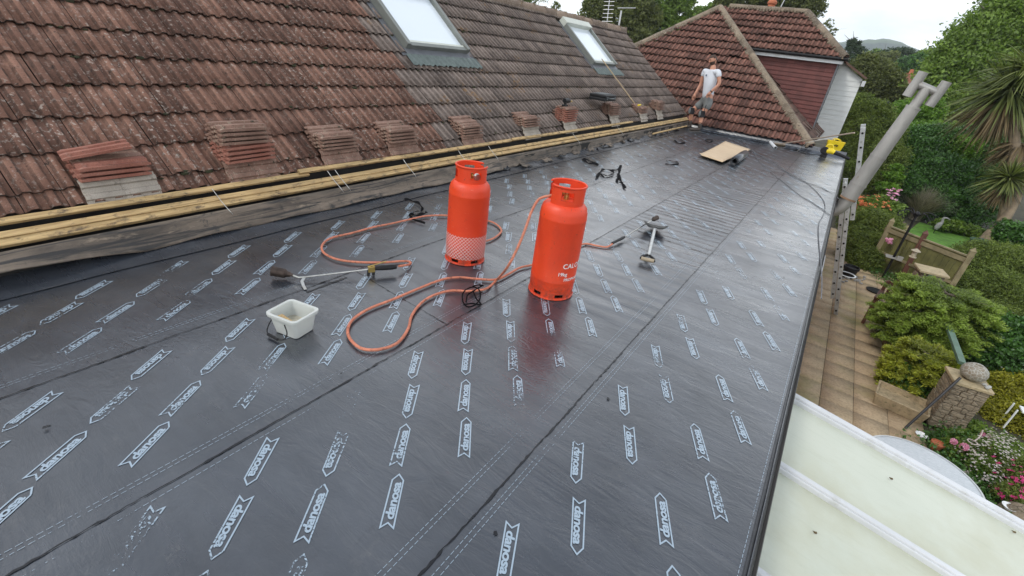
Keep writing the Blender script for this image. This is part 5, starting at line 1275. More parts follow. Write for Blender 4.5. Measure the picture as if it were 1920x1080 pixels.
q = G(1912, 975, GZ + .1); m = MB(); m.ball(q, (.22, .2, .18), 16); tag(m.build('boulder', stone_m, None, smooth=True), 'rounded boulder below the magenta flowers at the photo edge', 'boulder')

# ------------------------------------------------------------------ distant house and car
dh = thing('distant_bungalow', 'distant bungalow with brown roof and small chimney among the trees', 'house', atD(1705, 190, 62))
c = atD(1702, 172, 62); m = MB(); m.add([(c.x - 6.0, c.y - 4, c.z - 1.6), (c.x + 4.5, c.y - 4, c.z - 1.6), (c.x + 4.5, c.y, c.z + 1.5), (c.x - 5.5, c.y, c.z + 1.5)], [(0, 1, 2, 3)]); m.add([(c.x - 6, c.y + 4, c.z - 1.6), (c.x + 4.5, c.y + 4, c.z - 1.6)], []); m.build('roof', roof_dist, dh)
m = MB(); m.box((c.x - .8, c.y - .2, c.z - 3.4), (10, 7.4, 3.7)); m.build('wall', brick_m, dh); m = MB(); m.box((c.x - .8, c.y - 4.02, c.z - 1.7), (10.4, .1, .22)); m.build('fascia', upvc_m, dh)
m = MB(); cc = atD(1703, 146, 62); m.box((cc.x, c.y - .2, cc.z - .7), (1.0, .7, 2.4)); m.build('chimney', brick_m, dh); m = MB(); m.lathe([(.25, 0), (.2, .5)], 10, (cc.x, c.y - .2, cc.z + .5)); m.build('chimney_pot', terr_m, dh)
# parked car half hidden by shrubs
cq = atD(1632, 199, 34)
ca = thing('parked_car', 'dark parked car half hidden behind the hedge by the white cladding', 'car', cq)
sec = [(-2.1, .45, .05), (-2.05, .5, .62), (-1.3, .58, .85), (-.75, .78, .92), (-.3, .62, 1.38), (.9, .62, 1.42), (1.6, .72, .98), (2.05, .62, .86), (2.1, .5, .05)]
m = MB(); V = []
for x, hw, z in sec: V += [(cq.x + x, cq.y - .82, cq.z - .9 + min(z, .78)), (cq.x + x, cq.y - hw, cq.z - .9 + z), (cq.x + x, cq.y + hw, cq.z - .9 + z), (cq.x + x, cq.y + .82, cq.z - .9 + min(z, .78))]
m.add(V, [(4 * i + k, 4 * i + 4 + k, 4 * i + 5 + k, 4 * i + 1 + k) for i in range(8) for k in range(3)] + [(0, 4, 8, 12, 16, 20, 24, 28, 32)]); m.build('body', mat('car_paint', (.012, .014, .018), .15, 0), ca, smooth=35)
m = MB(); m.add([(cq.x - .6, cq.y - .83, cq.z - .02), (cq.x + 1.3, cq.y - .83, cq.z - .02), (cq.x + .8, cq.y - .7, cq.z + .40), (cq.x - .25, cq.y - .7, cq.z + .40)], [(0, 1, 2, 3)]); m.build('side_window', mat('car_glass', (.05, .06, .07), .05, 0), ca)
for x in (-1.3, 1.35): m = MB(); m.tube([(cq.x + x, cq.y - .86, cq.z - .75), (cq.x + x, cq.y - .66, cq.z - .75)], .32, 16); m.build('wheel', black_m, ca)

# ------------------------------------------------------------------ vegetation
def leafquads(pos, outw, size, aspect=.5, spread=.8, r=None, droop=0.0, fold=0):
    n = len(pos); r = r or rng
    d = r.normal(size=(n, 3)); d /= np.linalg.norm(d, axis=1)[:, None]
    nrm_ = outw * (1 - spread) + d * spread + np.array([0, 0, .35]); nrm_ /= np.linalg.norm(nrm_, axis=1)[:, None]
    e = r.normal(size=(n, 3)) + np.array([0, 0, -droop]); t1 = e - nrm_ * (e * nrm_).sum(1)[:, None]; t1 /= np.linalg.norm(t1, axis=1)[:, None]
    t2 = np.cross(nrm_, t1); L = (size * r.uniform(.6, 1.35, n))[:, None]; W = L * aspect
    V = np.stack([pos - t1 * L * .5, pos + t2 * W * .5 - t1 * L * .05, pos + t1 * L * .5, pos - t2 * W * .5 - t1 * L * .05], 1)
    return V.reshape(-1, 3), np.arange(4 * n).reshape(n, 4)
def crown_pts(lobes, n, per, spread, inner=.2, shell=(.78, 1.06), back=.35):
    C_l = np.array([l[0] for l in lobes]); R_l = np.array([l[1] for l in lobes])
    K = max(4, n // per); wt = (R_l ** 2).sum(1); wt = wt / wt.sum()
    li = rng.choice(len(lobes), K, p=wt); d = rng.normal(size=(K, 3)); d[:, 2] += .25; d /= np.linalg.norm(d, axis=1)[:, None]
    toc = CAM - C_l[li]; toc /= np.linalg.norm(toc, axis=1)[:, None]; fl = ((d * toc).sum(1) < -.15) & (rng.random(K) > back); d[fl] -= 2 * (d[fl] * toc[fl]).sum(1)[:, None] * toc[fl]
    rr = rng.uniform(*shell, K); ins = rng.random(K) < inner; rr[ins] = rng.uniform(.3, .75, ins.sum())
    cen = C_l[li] + d * R_l[li] * rr[:, None]
    keep = np.ones(K, bool)
    for c, R in zip(C_l, R_l):
        q = ((cen - c) / R); keep &= ((q ** 2).sum(1) > .42) | ins
    cen = cen[keep]; d = d[keep]; K = len(cen)
    ci = rng.integers(0, K, n); ct = rng.random(K)
    pos = cen[ci] + rng.normal(size=(n, 3)) * np.array(spread)
    return pos, d[ci], ct[ci] * .55 + rng.random(n) * .45
def LB(px, py, D, r, ry=None, rd=None):
    c = np.array(atD(px, py, D)); k = D / FPX; a = r * k; return (c, np.array([a, (rd or r) * k, (ry or r) * k * 1.0]))
def foliage(name, lobes, n, leaf, mt, per=22, aspect=.5, spread=None, parent=None, inner=.2, lspread=.8, droop=0, **k):
    R0 = np.mean([l[1].mean() for l in lobes]); sp = spread if spread is not None else R0 * .13
    pos, out_, tint = crown_pts(lobes, n, per, (sp, sp, sp * .7), inner, **k)
    V, F = leafquads(pos, out_, leaf, aspect, lspread, droop=droop)
    return fast(name, V, F, mt, tint, parent)
def trunk(base, tops, r, mt=bark_m, parent=None, nm='trunk'):
    m = MB(); base = Vector(base); ctr = sum((Vector(t_) for t_ in tops), Vector()) / len(tops); fork = base.lerp(ctr, .45)
    m.tube(smoothpath([base, base.lerp(fork, .5) + Vector((r * .5, 0, 0)), fork], 3), [r * 1.25, r * 1.15, r * 1.05, r, r * .95, r * .9, r * .85][:7], 10)
    for t_ in tops:
        t_ = Vector(t_); md_ = fork.lerp(t_, .5) + Vector((random.uniform(-1, 1), random.uniform(-1, 1), random.uniform(-.3, .6))) * r * 1.5
        p = smoothpath([fork, md_, t_], 4); m.tube(p, [max(.15, 1 - i / (len(p) - 1)) * r * .62 + r * .04 for i in range(len(p))], 7)
        for k in range(3):
            s_ = p[random.randrange(3, len(p))]; e_ = s_ + Vector((random.uniform(-1, 1), random.uniform(-1, 1), random.uniform(.1, 1))) * (t_ - fork).length * .35; m.tube([s_, e_], [r * .16, r * .03], 5)
    return m.build(nm, mt, parent, smooth=True)
def tree(lab, lobes, n, leaf, mt, r, cat='tree', name='tree', base=None, z0=GZ, **k):
    c = np.mean([l[0] for l in lobes], 0); base = base or (c[0], c[1], z0)
    t = thing(name, lab, cat, base); trunk(base, [tuple(l[0]) for l in lobes][:9], r, parent=t); foliage('crown', lobes, n, leaf, mt, parent=t, **k); return t
def shrub(lab, lobes, n, leaf, mt, cat='shrub', name='shrub', **k):
    o = foliage(name, lobes, n, leaf, mt, **k); return tag(o, lab, cat)

# behind the main ridge
tree('dark dense conifer showing over the ridge at the top of the photo', [LB(965, -28, 24, 34), LB(1000, -22, 24, 30), LB(930, -40, 24, 32), LB(985, -60, 24, 45)], 26000, .11, lf_mid, .25, 'tree', 'conifer_tree', aspect=.3)
tree('thin sparse sapling top just left of the tall trees', [LB(1042, 18, 30, 9, 12), LB(1040, 38, 30, 12)], 700, .16, lf_olive, .05, per=9, aspect=.4)
tree('tall loose dark tree behind the aerial', [LB(1115, 25, 42, 24), LB(1150, 0, 42, 30), LB(1190, -10, 42, 28), LB(1205, 35, 42, 30), LB(1165, 45, 42, 30), LB(1130, -25, 42, 25), LB(1200, 75, 42, 26), LB(1110, 60, 42, 18)], 42000, .26, lf_olive, .42, per=26, inner=.1)
tree('lighter green tree between the aerial and the second house roof', [LB(1250, 0, 46, 30), LB(1240, 40, 46, 26), LB(1270, 25, 46, 24), LB(1285, -5, 46, 20), LB(1262, 62, 46, 24)], 22000, .28, lf_mid, .4, per=24, inner=.1)
tree('low distant crown over the left hip of the second roof', [LB(1310, 28, 55, 14), LB(1330, 22, 55, 12), LB(1295, 40, 55, 14)], 5000, .3, lf_mid, .3)
tree('wide olive tree behind the second house ridge', [LB(1370, 2, 40, 26), LB(1405, -8, 40, 30), LB(1450, -4, 40, 30), LB(1490, 4, 40, 28), LB(1520, 12, 40, 22), LB(1430, -35, 40, 30)], 36000, .24, lf_olive, .45, per=22, inner=.12)
tree('small sparse twiggy top over the right hip of the second house', [LB(1552, 48, 36, 9, 12), LB(1560, 62, 36, 8)], 500, .14, lf_olive, .05, per=8)
# right distance
tree('dark layered pine beyond the white cladding', [LB(1600, 82, 62, 11, 8), LB(1604, 96, 62, 17, 9), LB(1600, 112, 62, 19, 9), LB(1598, 128, 62, 15, 9)], 9000, .3, lf_cdark, .35, 'pine', 'pine_tree', aspect=.25, z0=-6)
for lab, lb, mt_, n_ in (('dark flat topped cedar on the skyline', [LB(1655, 106, 95, 20, 8), LB(1690, 102, 95, 28, 9), LB(1715, 108, 95, 20, 8), LB(1690, 118, 95, 30, 10)], lf_cdark, 9000),
    ('rounded brownish tree below the skyline cedar', [LB(1650, 118, 85, 18), LB(1668, 116, 85, 16), LB(1640, 128, 85, 16)], lf_olive, 9000),
    ('bright green rounded trees right of the brownish one', [LB(1700, 128, 75, 20), LB(1722, 122, 75, 18), LB(1712, 140, 75, 18)], lf_dark, 11000),
    ('pale green crown by the big right hand tree', [LB(1735, 112, 80, 18), LB(1752, 105, 80, 14), LB(1740, 130, 80, 16)], lf_mid, 8000),
    ('far low trees left of the pine', [LB(1575, 118, 90, 16), LB(1590, 132, 90, 14)], lf_olive, 5000),
    ('rounded trees at the foot of the hill right of the pine', [LB(1625, 112, 110, 13), LB(1640, 106, 110, 12), LB(1620, 122, 110, 12)], lf_mid, 5000)):
    tree(lab, lb, n_, .42, mt_, .4, z0=-8, per=20)
tree('large olive green bushy tree beyond the white cladding', [LB(1620, 130, 34, 24), LB(1640, 145, 34, 30), LB(1655, 165, 34, 32), LB(1625, 165, 34, 30), LB(1665, 185, 34, 28), LB(1610, 150, 34, 22)], 36000, .17, lf_olive, .3, per=20, inner=.1)
shrub('green bushes in front of the distant brown roof', [LB(1690, 205, 40, 24), LB(1715, 200, 40, 26), LB(1735, 185, 40, 24), LB(1670, 215, 36, 22), LB(1745, 205, 36, 26)], 22000, .17, lf_mid)
tree('big broadleaf tree filling the upper right of the photo', [LB(1800, 105, 26, 38), LB(1840, 80, 26, 40), LB(1880, 50, 26, 45), LB(1915, 20, 26, 40), LB(1785, 150, 26, 42), LB(1760, 190, 26, 36), LB(1830, 150, 26, 50), LB(1880, 130, 27, 50), LB(1925, 100, 27, 50), LB(1790, 215, 26, 42), LB(1850, 220, 27, 50), LB(1745, 225, 26, 28), LB(1770, 130, 26, 26), LB(1820, 260, 27, 40), LB(1925, 200, 28, 60), LB(1745, 150, 26, 18), LB(1768, 100, 26, 20), LB(1812, 62, 26, 22), LB(1855, 32, 26, 22), LB(1885, 5, 26, 26)], 90000, .20, lf_mid, .4, 'tree', per=34, inner=.12, spread=.26, shell=(.55, 1.12))
# hedges and shrubs of the garden
tree('tall feathery dark evergreen left of the flue', [LB(1580, 215, 19, 26), LB(1610, 210, 19, 32), LB(1640, 222, 19, 30), LB(1600, 250, 19, 36), LB(1645, 262, 19, 38), LB(1620, 300, 19, 42), LB(1580, 285, 19, 26), LB(1660, 300, 18, 32), LB(1600, 335, 18, 34), LB(1645, 340, 18, 30)], 80000, .085, lf_conif, .16, 'tree', 'evergreen_tree', per=30, aspect=.32, inner=.12)
shrub('bright lime shrub right of the flue', [LB(1695, 215, 22, 26), LB(1725, 222, 22, 24), LB(1690, 240, 22, 22), LB(1745, 205, 22, 20), LB(1665, 245, 20, 20)], 20000, .11, lf_bright)
shrub('tall glossy dark laurel hedge behind the lawn', [LB(1715, 280, 19.5, 38), LB(1755, 275, 19.5, 38), LB(1800, 285, 19.5, 42), LB(1840, 290, 19.5, 40), LB(1720, 330, 19, 42), LB(1765, 335, 19, 42), LB(1810, 345, 19, 42), LB(1850, 345, 19, 40), LB(1740, 375, 18.5, 34), LB(1790, 385, 18.5, 36), LB(1830, 390, 18.5, 34), LB(1700, 350, 18.5, 25)], 90000, .095, lf_dark, 'hedge', 'laurel_hedge', per=24, aspect=.5, inner=.12)
shrub('yellow green growth along the top of the laurel hedge', [LB(1715, 248, 20.5, 24, 16), LB(1755, 244, 20.5, 24, 14), LB(1795, 248, 20.5, 26, 16), LB(1835, 256, 20.5, 24, 16), LB(1865, 262, 20.5, 26, 16), LB(1805, 280, 18.8, 24)], 26000, .10, lf_bright, 'hedge', 'hedge_top')
shrub('lime spray hanging by the lower flue', [LB(1675, 330, 17, 16, 8), LB(1665, 350, 17, 18, 7), LB(1680, 315, 17, 10, 7)], 2600, .12, lf_bright, per=12)
shrub('low leafy border plants on the left of the cordyline foot', [LB(1765, 420, 17, 14, 8), LB(1790, 424, 17, 16, 9), LB(1815, 432, 17, 18, 10), LB(1840, 440, 16.5, 12, 8)], 7000, .13, lf_mid, 'plants', 'border_plants')
shrub('hydrangea leaves right of the cordyline trunk', [LB(1895, 440, 15, 24), LB(1920, 450, 15, 26), LB(1880, 425, 15.5, 14)], 9000, .10, lf_dark)
shrub('dark spreading conifer behind the ladder', [LB(1600, 420, 13.5, 24), LB(1625, 415, 13.5, 28), LB(1650, 430, 13, 32), LB(1610, 455, 13, 30), LB(1650, 465, 12.8, 32), LB(1672, 445, 13, 22), LB(1625, 490, 12.6, 26), LB(1595, 480, 13, 20)], 56000, .06, lf_conif, per=30, aspect=.3)
shrub('dense dark green conifer mass at the right behind the feathery one', [LB(1812, 478, 12.4, 20), LB(1800, 500, 12.2, 34), LB(1840, 492, 12.2, 40), LB(1885, 505, 12.2, 44), LB(1920, 530, 12, 46), LB(1800, 540, 11.6, 30), LB(1850, 550, 11.6, 48), LB(1900, 575, 11.5, 48), LB(1930, 600, 11, 46), LB(1860, 600, 11, 36)], 110000, .058, lf_conif, per=34, aspect=.3, inner=.1)
shrub('glossy camellia with rounded dark leaves at the right edge', [LB(1835, 625, 8.6, 36), LB(1870, 630, 8.4, 42), LB(1915, 640, 8.3, 44), LB(1840, 665, 8.2, 34), LB(1885, 680, 8.0, 42), LB(1930, 700, 7.9, 40), LB(1810, 645, 8.4, 20)], 22000, .062, lf_dark, per=14, aspect=.62)
shrub('yellow green fine leaved shrub behind the stone urn', [LB(1880, 735, 7.6, 34), LB(1915, 745, 7.5, 40), LB(1860, 720, 7.7, 22), LB(1890, 790, 7.3, 42), LB(1925, 800, 7.2, 50), LB(1860, 780, 7.4, 28)], 30000, .038, lf_yel, per=18, aspect=.5)
# feathery conifers built from flat sprays
def sprays(name, cen, rad3, nb_, mt, leaf, nodes=15, up=(.05, .55), start=.15, zlow=-.5, parent=None, lean=0.0):
    P = []; O = []; T = []; tw_ = MB(); cen = np.array(cen)
    for b in range(nb_):
        az = rng.uniform(0, 2 * PI); hz = rng.uniform(zlow, .75); k = math.sqrt(max(.05, 1 - hz * hz * .9))
        el = rng.uniform(*up); d = np.array([math.cos(az), math.sin(az), el]); L = k * rng.uniform(.75, 1.08)
        s0 = cen + np.array([0, 0, hz * rad3[2]]); sd_ = np.array([-math.sin(az), math.cos(az), 0]); bt = rng.random(); pr = s0
        for i in range(nodes):
            t = start + (1 - start) * (i + 1) / nodes; p = s0 + np.array([d[0] * rad3[0], d[1] * rad3[1], d[2] * rad3[2] * .5]) * L * t + np.array([0, 0, -.16 * rad3[2] * t * t * L])
            ln = .30 * rad3[0] * (1 - t * .72) * rng.uniform(.7, 1.2)
            for sg in (-1, 1):
                dirn = sd_ * sg + d * .9; dirn /= np.linalg.norm(dirn); q = p
                nn_ = 6
                for j in range(nn_):
                    q = p + dirn * ln * (j + .6) / nn_ + np.array([0, 0, -.03 * j * ln]) + rng.normal(size=3) * leaf * .22
                    for _ in range(3): P.append(q + rng.normal(size=3) * leaf * .3); O.append(dirn + rng.normal(size=3) * .45); T.append(.25 * bt + .35 * rng.random() + .4 * max(0, t - .55) / .45)
            pr = p
        if b % 3 == 0:
            e_ = s0 + np.array([d[0] * rad3[0], d[1] * rad3[1], d[2] * rad3[2] * .5]) * L * .9; tw_.tube([tuple(s0), tuple(e_)], [.012, .003], 4)
    P = np.array(P); O = np.array(O); O /= np.linalg.norm(O, axis=1)[:, None]; n = len(P)
    N_ = rng.normal(size=(n, 3)) * .45 + np.array([0, 0, 1]); t2 = np.cross(O, N_); t2 /= np.linalg.norm(t2, axis=1)[:, None]; L = (leaf * rng.uniform(.7, 1.3, n))[:, None]
    V = np.stack([P - O * L * .5, P + t2 * L * .15, P + O * L * .5, P - t2 * L * .15], 1).reshape(-1, 3)
    fast('foliage', V, np.arange(4 * n).reshape(n, 4), mt, np.clip(T, 0, 1), parent); tw_.build('stems', bark_m, parent)
def rr(D, px): return px * D / FPX
c = atD(1750, 592, 8.6); t = thing('feathery_conifer', 'large feathery bright green conifer spreading over the wooden bench', 'shrub', (c.x, c.y, GZ))
sprays('foliage', c, (rr(8.6, 92), rr(8.6, 105), rr(8.6, 66)), 240, lf_feath, .052, nodes=18, parent=t)
c = atD(1692, 612, 8.5); sprays('foliage', c, (rr(9, 50), rr(9, 60), rr(9, 40)), 100, lf_feath, .05, parent=t)
c = atD(1716, 700, 7.55); t = thing('golden_shrub', 'rounded golden green shrub over the buff trough', 'shrub', (c.x, c.y, GZ))
sprays('foliage', c, (rr(7.5, 58), rr(7.5, 62), rr(7.5, 60)), 190, lf_gold, .052, nodes=11, parent=t, up=(.1, .8))
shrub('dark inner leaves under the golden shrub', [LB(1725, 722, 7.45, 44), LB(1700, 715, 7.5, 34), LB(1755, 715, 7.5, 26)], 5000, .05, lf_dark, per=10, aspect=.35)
# ornamental grass and flowers beyond
def grass(cen, r, h, n, mt, lab, nm='ornamental_grass', wd=.012):
    V = []; F = []; T = []
    for i in range(n):
        az = rng.uniform(0, 2 * PI); le = rng.uniform(.1, 1) * r; hh = h * rng.uniform(.6, 1.1); p = np.array(cen) + rng.normal(size=3) * np.array([.05, .05, 0]) * r; sd_ = np.array([-math.sin(az), math.cos(az), 0]) * wd
        b = len(V); t_ = rng.random()
        for k in range(4):
            t = k / 3; q = p + np.array([math.cos(az) * le * t ** 1.5, math.sin(az) * le * t ** 1.5, hh * (t - .35 * t ** 3 * le / r)]); w_ = 1 - t * .8; V += [q - sd_ * w_, q + sd_ * w_]
        F += [(b + 2 * k, b + 2 * k + 1, b + 2 * k + 3, b + 2 * k + 2) for k in range(3)]; T += [t_] * 3
    tag(fast(nm, V, F, mt, T), lab, 'grass')
grass(G(1715, 412, GZ), 1.1, 1.3, 1400, lf_grass, 'pale feathery ornamental grass beyond the feeder post', wd=.009)
shrub('green foliage mound with orange blooms behind the ladder', [LB(1630, 385, 15.5, 20, 12), LB(1655, 378, 15.5, 20, 12), LB(1675, 392, 15, 20, 12), LB(1645, 405, 15, 20, 10)], 9000, .08, lf_mid, 'plants', 'flower_bed')
def blooms(spec, mt, size, n, lab, cat='flowers', name='flower_cluster', per=5, up=.8):
    m = MB(); 
    lobes = spec; pos, o_, t_ = crown_pts(lobes, n, 4, (size * 1.2,) * 3, 0.0, shell=(1.0, 1.12))
    for p, o in zip(pos, o_):
        nn = Vector(o) + Vector((0, 0, up)); nn.normalize(); M_ = nn.to_track_quat('Z', 'Y').to_matrix(); c = Vector(p); s_ = size * random.uniform(.7, 1.2); ph = random.random() * 6
        for k in range(5):
            a = ph + k * 2 * PI / 5; m.add([c, c + M_ @ Vector((math.cos(a - .5) * s_ * .35, math.sin(a - .5) * s_ * .35, s_ * .12)), c + M_ @ Vector((math.cos(a) * s_ * .55, math.sin(a) * s_ * .55, s_ * .18)), c + M_ @ Vector((math.cos(a + .5) * s_ * .35, math.sin(a + .5) * s_ * .35, s_ * .12))], [(0, 1, 2, 3)])
    tag(m.build(name, mt, None), lab, cat, kind='stuff')
blooms([LB(1628, 385, 15.2, 16, 12), LB(1645, 392, 15.2, 14, 9)], fl_orange, .11, 60, 'orange blooms behind the ladder')
blooms([LB(1673, 372, 15.2, 8)], fl_pink, .12, 22, 'small pink blooms right of the white bench')
shrub('geranium leaves with pink blooms at the foot of the near pillar', [LB(1770, 820, 6.9, 24, 14), LB(1800, 825, 6.7, 24, 18), LB(1830, 810, 6.9, 24, 18), LB(1790, 850, 6.4, 26), LB(1760, 842, 6.6, 16)], 8000, .05, lf_mid, 'plants', 'geranium', aspect=.8, per=8)
shrub('small leaved foliage under the white and pink flowers', [LB(1850, 860, 6.2, 34), LB(1880, 850, 6.3, 34), LB(1845, 885, 6.0, 28), LB(1895, 880, 6.1, 28)], 15000, .026, lf_mid, 'plants', 'bedding_plants')
blooms([LB(1855, 862, 6.05, 36), LB(1880, 852, 6.15, 34), LB(1845, 885, 5.9, 26)], fl_white, .028, 700, 'mass of tiny pale pink and white flowers right of the table')
shrub('foliage under the magenta flowers', [LB(1905, 900, 5.8, 34), LB(1930, 890, 5.8, 34), LB(1890, 925, 5.6, 22)], 9000, .03, lf_conif, 'plants', 'bedding_plants')
blooms([LB(1895, 912, 5.6, 24), LB(1915, 900, 5.65, 26), LB(1905, 935, 5.5, 18)], fl_mag, .05, 90, 'magenta petunia flowers at the lower right')
def bloom1(px, py, D, s_, mt, lab):
    m = MB(); c = atD(px, py, D); nn = (Vector(CAM) - c).normalized() + Vector((0, 0, .8)); nn.normalize(); M_ = nn.to_track_quat('Z', 'Y').to_matrix()
    for k in range(22):
        d = Vector((random.gauss(0, 1), random.gauss(0, 1), abs(random.gauss(0, 1)))).normalized() * s_; m2 = d.normalized().to_track_quat('Z', 'Y').to_matrix(); q = c + M_ @ (d * .6)
        for j in range(5): a = j * 1.2566 + k; m.add([q, q + M_ @ (m2 @ Vector((math.cos(a - .5), math.sin(a - .5), .2)) * s_ * .3), q + M_ @ (m2 @ Vector((math.cos(a), math.sin(a), .3)) * s_ * .45), q + M_ @ (m2 @ Vector((math.cos(a + .5), math.sin(a + .5), .2)) * s_ * .3)], [(0, 1, 2, 3)])
    tag(m.build('geranium_bloom', mt, None), lab, 'flower')
bloom1(1788, 828, 6.25, .055, fl_pink, 'left of the two pale pink geranium heads by the pillar foot'); bloom1(1808, 838, 6.15, .065, fl_pink, 'larger pale pink geranium head by the pillar foot')
bloom1(1843, 815, 6.4, .04, fl_pink, 'pink bloom above the white flowers, left one'); bloom1(1856, 820, 6.4, .045, fl_pink, 'pink bloom above the white flowers, right one'); bloom1(1856, 840, 6.15, .05, fl_mag, 'deep red bloom among the tiny white flowers')
m = MB(); m.tube(smoothpath([atD(1826, 828, 6.1), atD(1838, 818, 6.1), atD(1843, 806, 6.1)], 4), .008, 6); m.lathe([(.045, 0), (.055, 0), (.055, .008), (.045, .008)], 16, atD(1823, 829, 6.05)); tag(m.build('hose_nozzle', mat('pale_nozzle', (.5, .42, .38), .6, .1), None), 'thin pale stick with a ring among the flowers', 'stick')
# ground cover under the planting
g_l = [(np.array(G(px, py, GZ)), np.array([.75, .75, .16])) for px, py in ((1800, 900), (1860, 860), (1890, 960), (1800, 700), (1850, 640), (1720, 640), (1680, 520), (1880, 560), (1640, 440), (1860, 900), (1780, 560))]
tag(foliage('ground_cover', g_l, 24000, .05, lf_dark, per=14), kind='stuff')
# cordyline palm
def swords(cen, n, L, wd, mt, parent, nm, dz=(-.5, 1.0), droop=.35, bias=None):
    V = []; F = []; T = []; cen = np.array(cen)
    for i in range(n):
        z = rng.uniform(*dz); az = rng.uniform(0, 2 * PI); k = math.sqrt(max(0.02, 1 - z * z)); d = np.array([math.cos(az) * k, math.sin(az) * k, z])
        if bias is not None: d = d + np.array(bias); d /= np.linalg.norm(d)
        l = L * rng.uniform(.75, 1.12); sd_ = np.cross(d, [0, 0, 1]); sd_ /= (np.linalg.norm(sd_) + 1e-6); sd_ = sd_ * wd + rng.normal(size=3) * wd * .4; b = len(V); t_ = rng.random(); dr = droop * rng.uniform(.5, 1.5)
        for j in range(6):
            t = j / 5; q = cen + d * l * t + np.array([0, 0, -dr * l * t * t * (1.1 - abs(d[2]) * .5)]); w_ = (.6, 1, 1, .8, .5, .06)[j]; V += [q - sd_ * w_, q + sd_ * w_]
        F += [(b + 2 * j, b + 2 * j + 1, b + 2 * j + 3, b + 2 * j + 2) for j in range(5)]; T += [t_] * 5
    return fast(nm, V, F, mt, T, parent)
pb = G(1850, 468, GZ); DP = 15.6
t = thing('cordyline_palm', 'tall cordyline with shaggy sword leaf heads and pale trunk at the right edge', 'palm', pb)
j1 = atD(1880, 415, DP); j2 = atD(1902, 300, DP); j3 = atD(1893, 170, DP); k1 = atD(1892, 335, DP - .3); m = MB()
p = smoothpath([pb - Vector((0, 0, .1)), pb.lerp(j1, .5), j1, j2, j3], 5); m.tube(p, [.42 - .24 * min(1, i / 9) if i < 9 else .18 - .004 * i / 2 for i in range(len(p))], 12)
m.tube(smoothpath([pb.lerp(j1, .55), atD(1903, 372, DP - .2), atD(1925, 300, DP - .2)], 4), [.16] * 9, 10); m.tube([j1, k1], [.15, .12], 10); m.build('trunk', palmbark_m, t, smooth=True)
swords(j3, 520, 1.55, .026, lf_palm, t, 'leaf_head', (-.55, 1.0)); swords(np.array(j3) - np.array([0, 0, .25]), 380, 1.35, .022, lf_dead, t, 'dead_leaf_skirt', (-1.0, -.2), .5)
swords(k1, 420, .88, .02, lf_palm, t, 'leaf_head', (-.6, 1.0), .3); swords(np.array(k1) - np.array([0, 0, .2]), 200, .7, .02, lf_dead, t, 'dead_leaf_skirt', (-1, -.3), .4)
swords(atD(1930, 130, DP - .5), 300, 1.4, .025, lf_palm, t, 'leaf_head', (-.6, 1.0)); swords(atD(1915, 270, DP), 260, .9, .02, lf_dead, t, 'dead_leaf_skirt', (-1, .2), .5)

# ------------------------------------------------------------------ the roofer
def skin_mesh(name, J, E_, sub=2, mt=None, parent=None, extra=None):
    me = bpy.data.meshes.new(name); ks = list(J); me.from_pydata([tuple(J[k][0]) for k in ks], [(ks.index(a), ks.index(b)) for a, b in E_], [])
    o = bpy.data.objects.new(name, me); COL.objects.link(o); md = o.modifiers.new('s', 'SKIN'); md.use_smooth_shade = True
    for i, k in enumerate(ks):
        r = J[k][1]; me.skin_vertices[0].data[i].radius = r if isinstance(r, tuple) else (r, r)
    me.skin_vertices[0].data[0].use_root = True
    if sub: m2 = o.modifiers.new('u', 'SUBSURF'); m2.levels = sub; m2.render_levels = sub
    dg = bpy.context.evaluated_depsgraph_get(); nm = bpy.data.meshes.new_from_object(o.evaluated_get(dg)); bpy.data.objects.remove(o)
    if extra:
        bm = bmesh.new(); bm.from_mesh(nm); em = extra.build('tmp', mt); bm.from_mesh(em.data); bpy.data.objects.remove(em); bm.to_mesh(nm); bm.free()
    nm.materials.clear(); nm.materials.append(mt); nm.polygons.foreach_set('use_smooth', [True] * len(nm.polygons))
    return link(name, nm, parent)
Y0 = 13.75
def J_(px, py, dy=0): return atY(px, py, Y0 + dy)
mroot = thing('person', 'bearded man in white T-shirt, grey shorts and knee pads at the far roof corner', 'person', J_(1303, 244))
hd_c = J_(1337, 113, 0)
fz = G(1303, 244, .012)
ankL = G(1294, 229, .09); ankL = J_(1294, 228, .05); toeL = J_(1271, 240, -.10); ankR = J_(1312, 234, -.18); toeR = J_(1291, 247, -.30)
JJ = {'pelvis': (J_(1326, 184), .115), 'belly': (J_(1329, 168), .115), 'chest': (J_(1334, 144), .125), 'neck0': (J_(1337, 127), (.075, .07)), 'neck1': (J_(1338, 120), (.058, .06)),
      'sL': (J_(1322, 131, .12), .062), 'eL': (J_(1314, 158, .14), .045), 'wL': (J_(1303, 177, .02), .030),
      'sR': (J_(1347, 133, -.13), .062), 'eR': (J_(1349, 158, -.16), .047), 'wR': (J_(1332, 173, -.22), .031),
      'hL': (J_(1318, 192, .08), .092), 'kL': (J_(1298, 207, .0), .060), 'cL': (J_(1296, 218, .03), .056), 'aL': (ankL, .042),
      'hR': (J_(1330, 195, -.10), .092), 'kR': (J_(1317, 213, -.16), .060), 'cR': (J_(1315, 223, -.15), .056), 'aR': (ankR, .042)}
EE = [('pelvis', 'belly'), ('belly', 'chest'), ('chest', 'neck0'), ('neck0', 'neck1'), ('chest', 'sL'), ('sL', 'eL'), ('eL', 'wL'), ('chest', 'sR'), ('sR', 'eR'), ('eR', 'wR'),
      ('pelvis', 'hL'), ('hL', 'kL'), ('kL', 'cL'), ('cL', 'aL'), ('pelvis', 'hR'), ('hR', 'kR'), ('kR', 'cR'), ('cR', 'aR')]
ex = MB(); face = Vector((-.62, -.74, -.30)).normalized(); upv = (hd_c - JJ['neck0'][0]).normalized(); lat = face.cross(upv).normalized(); upv = lat.cross(face)
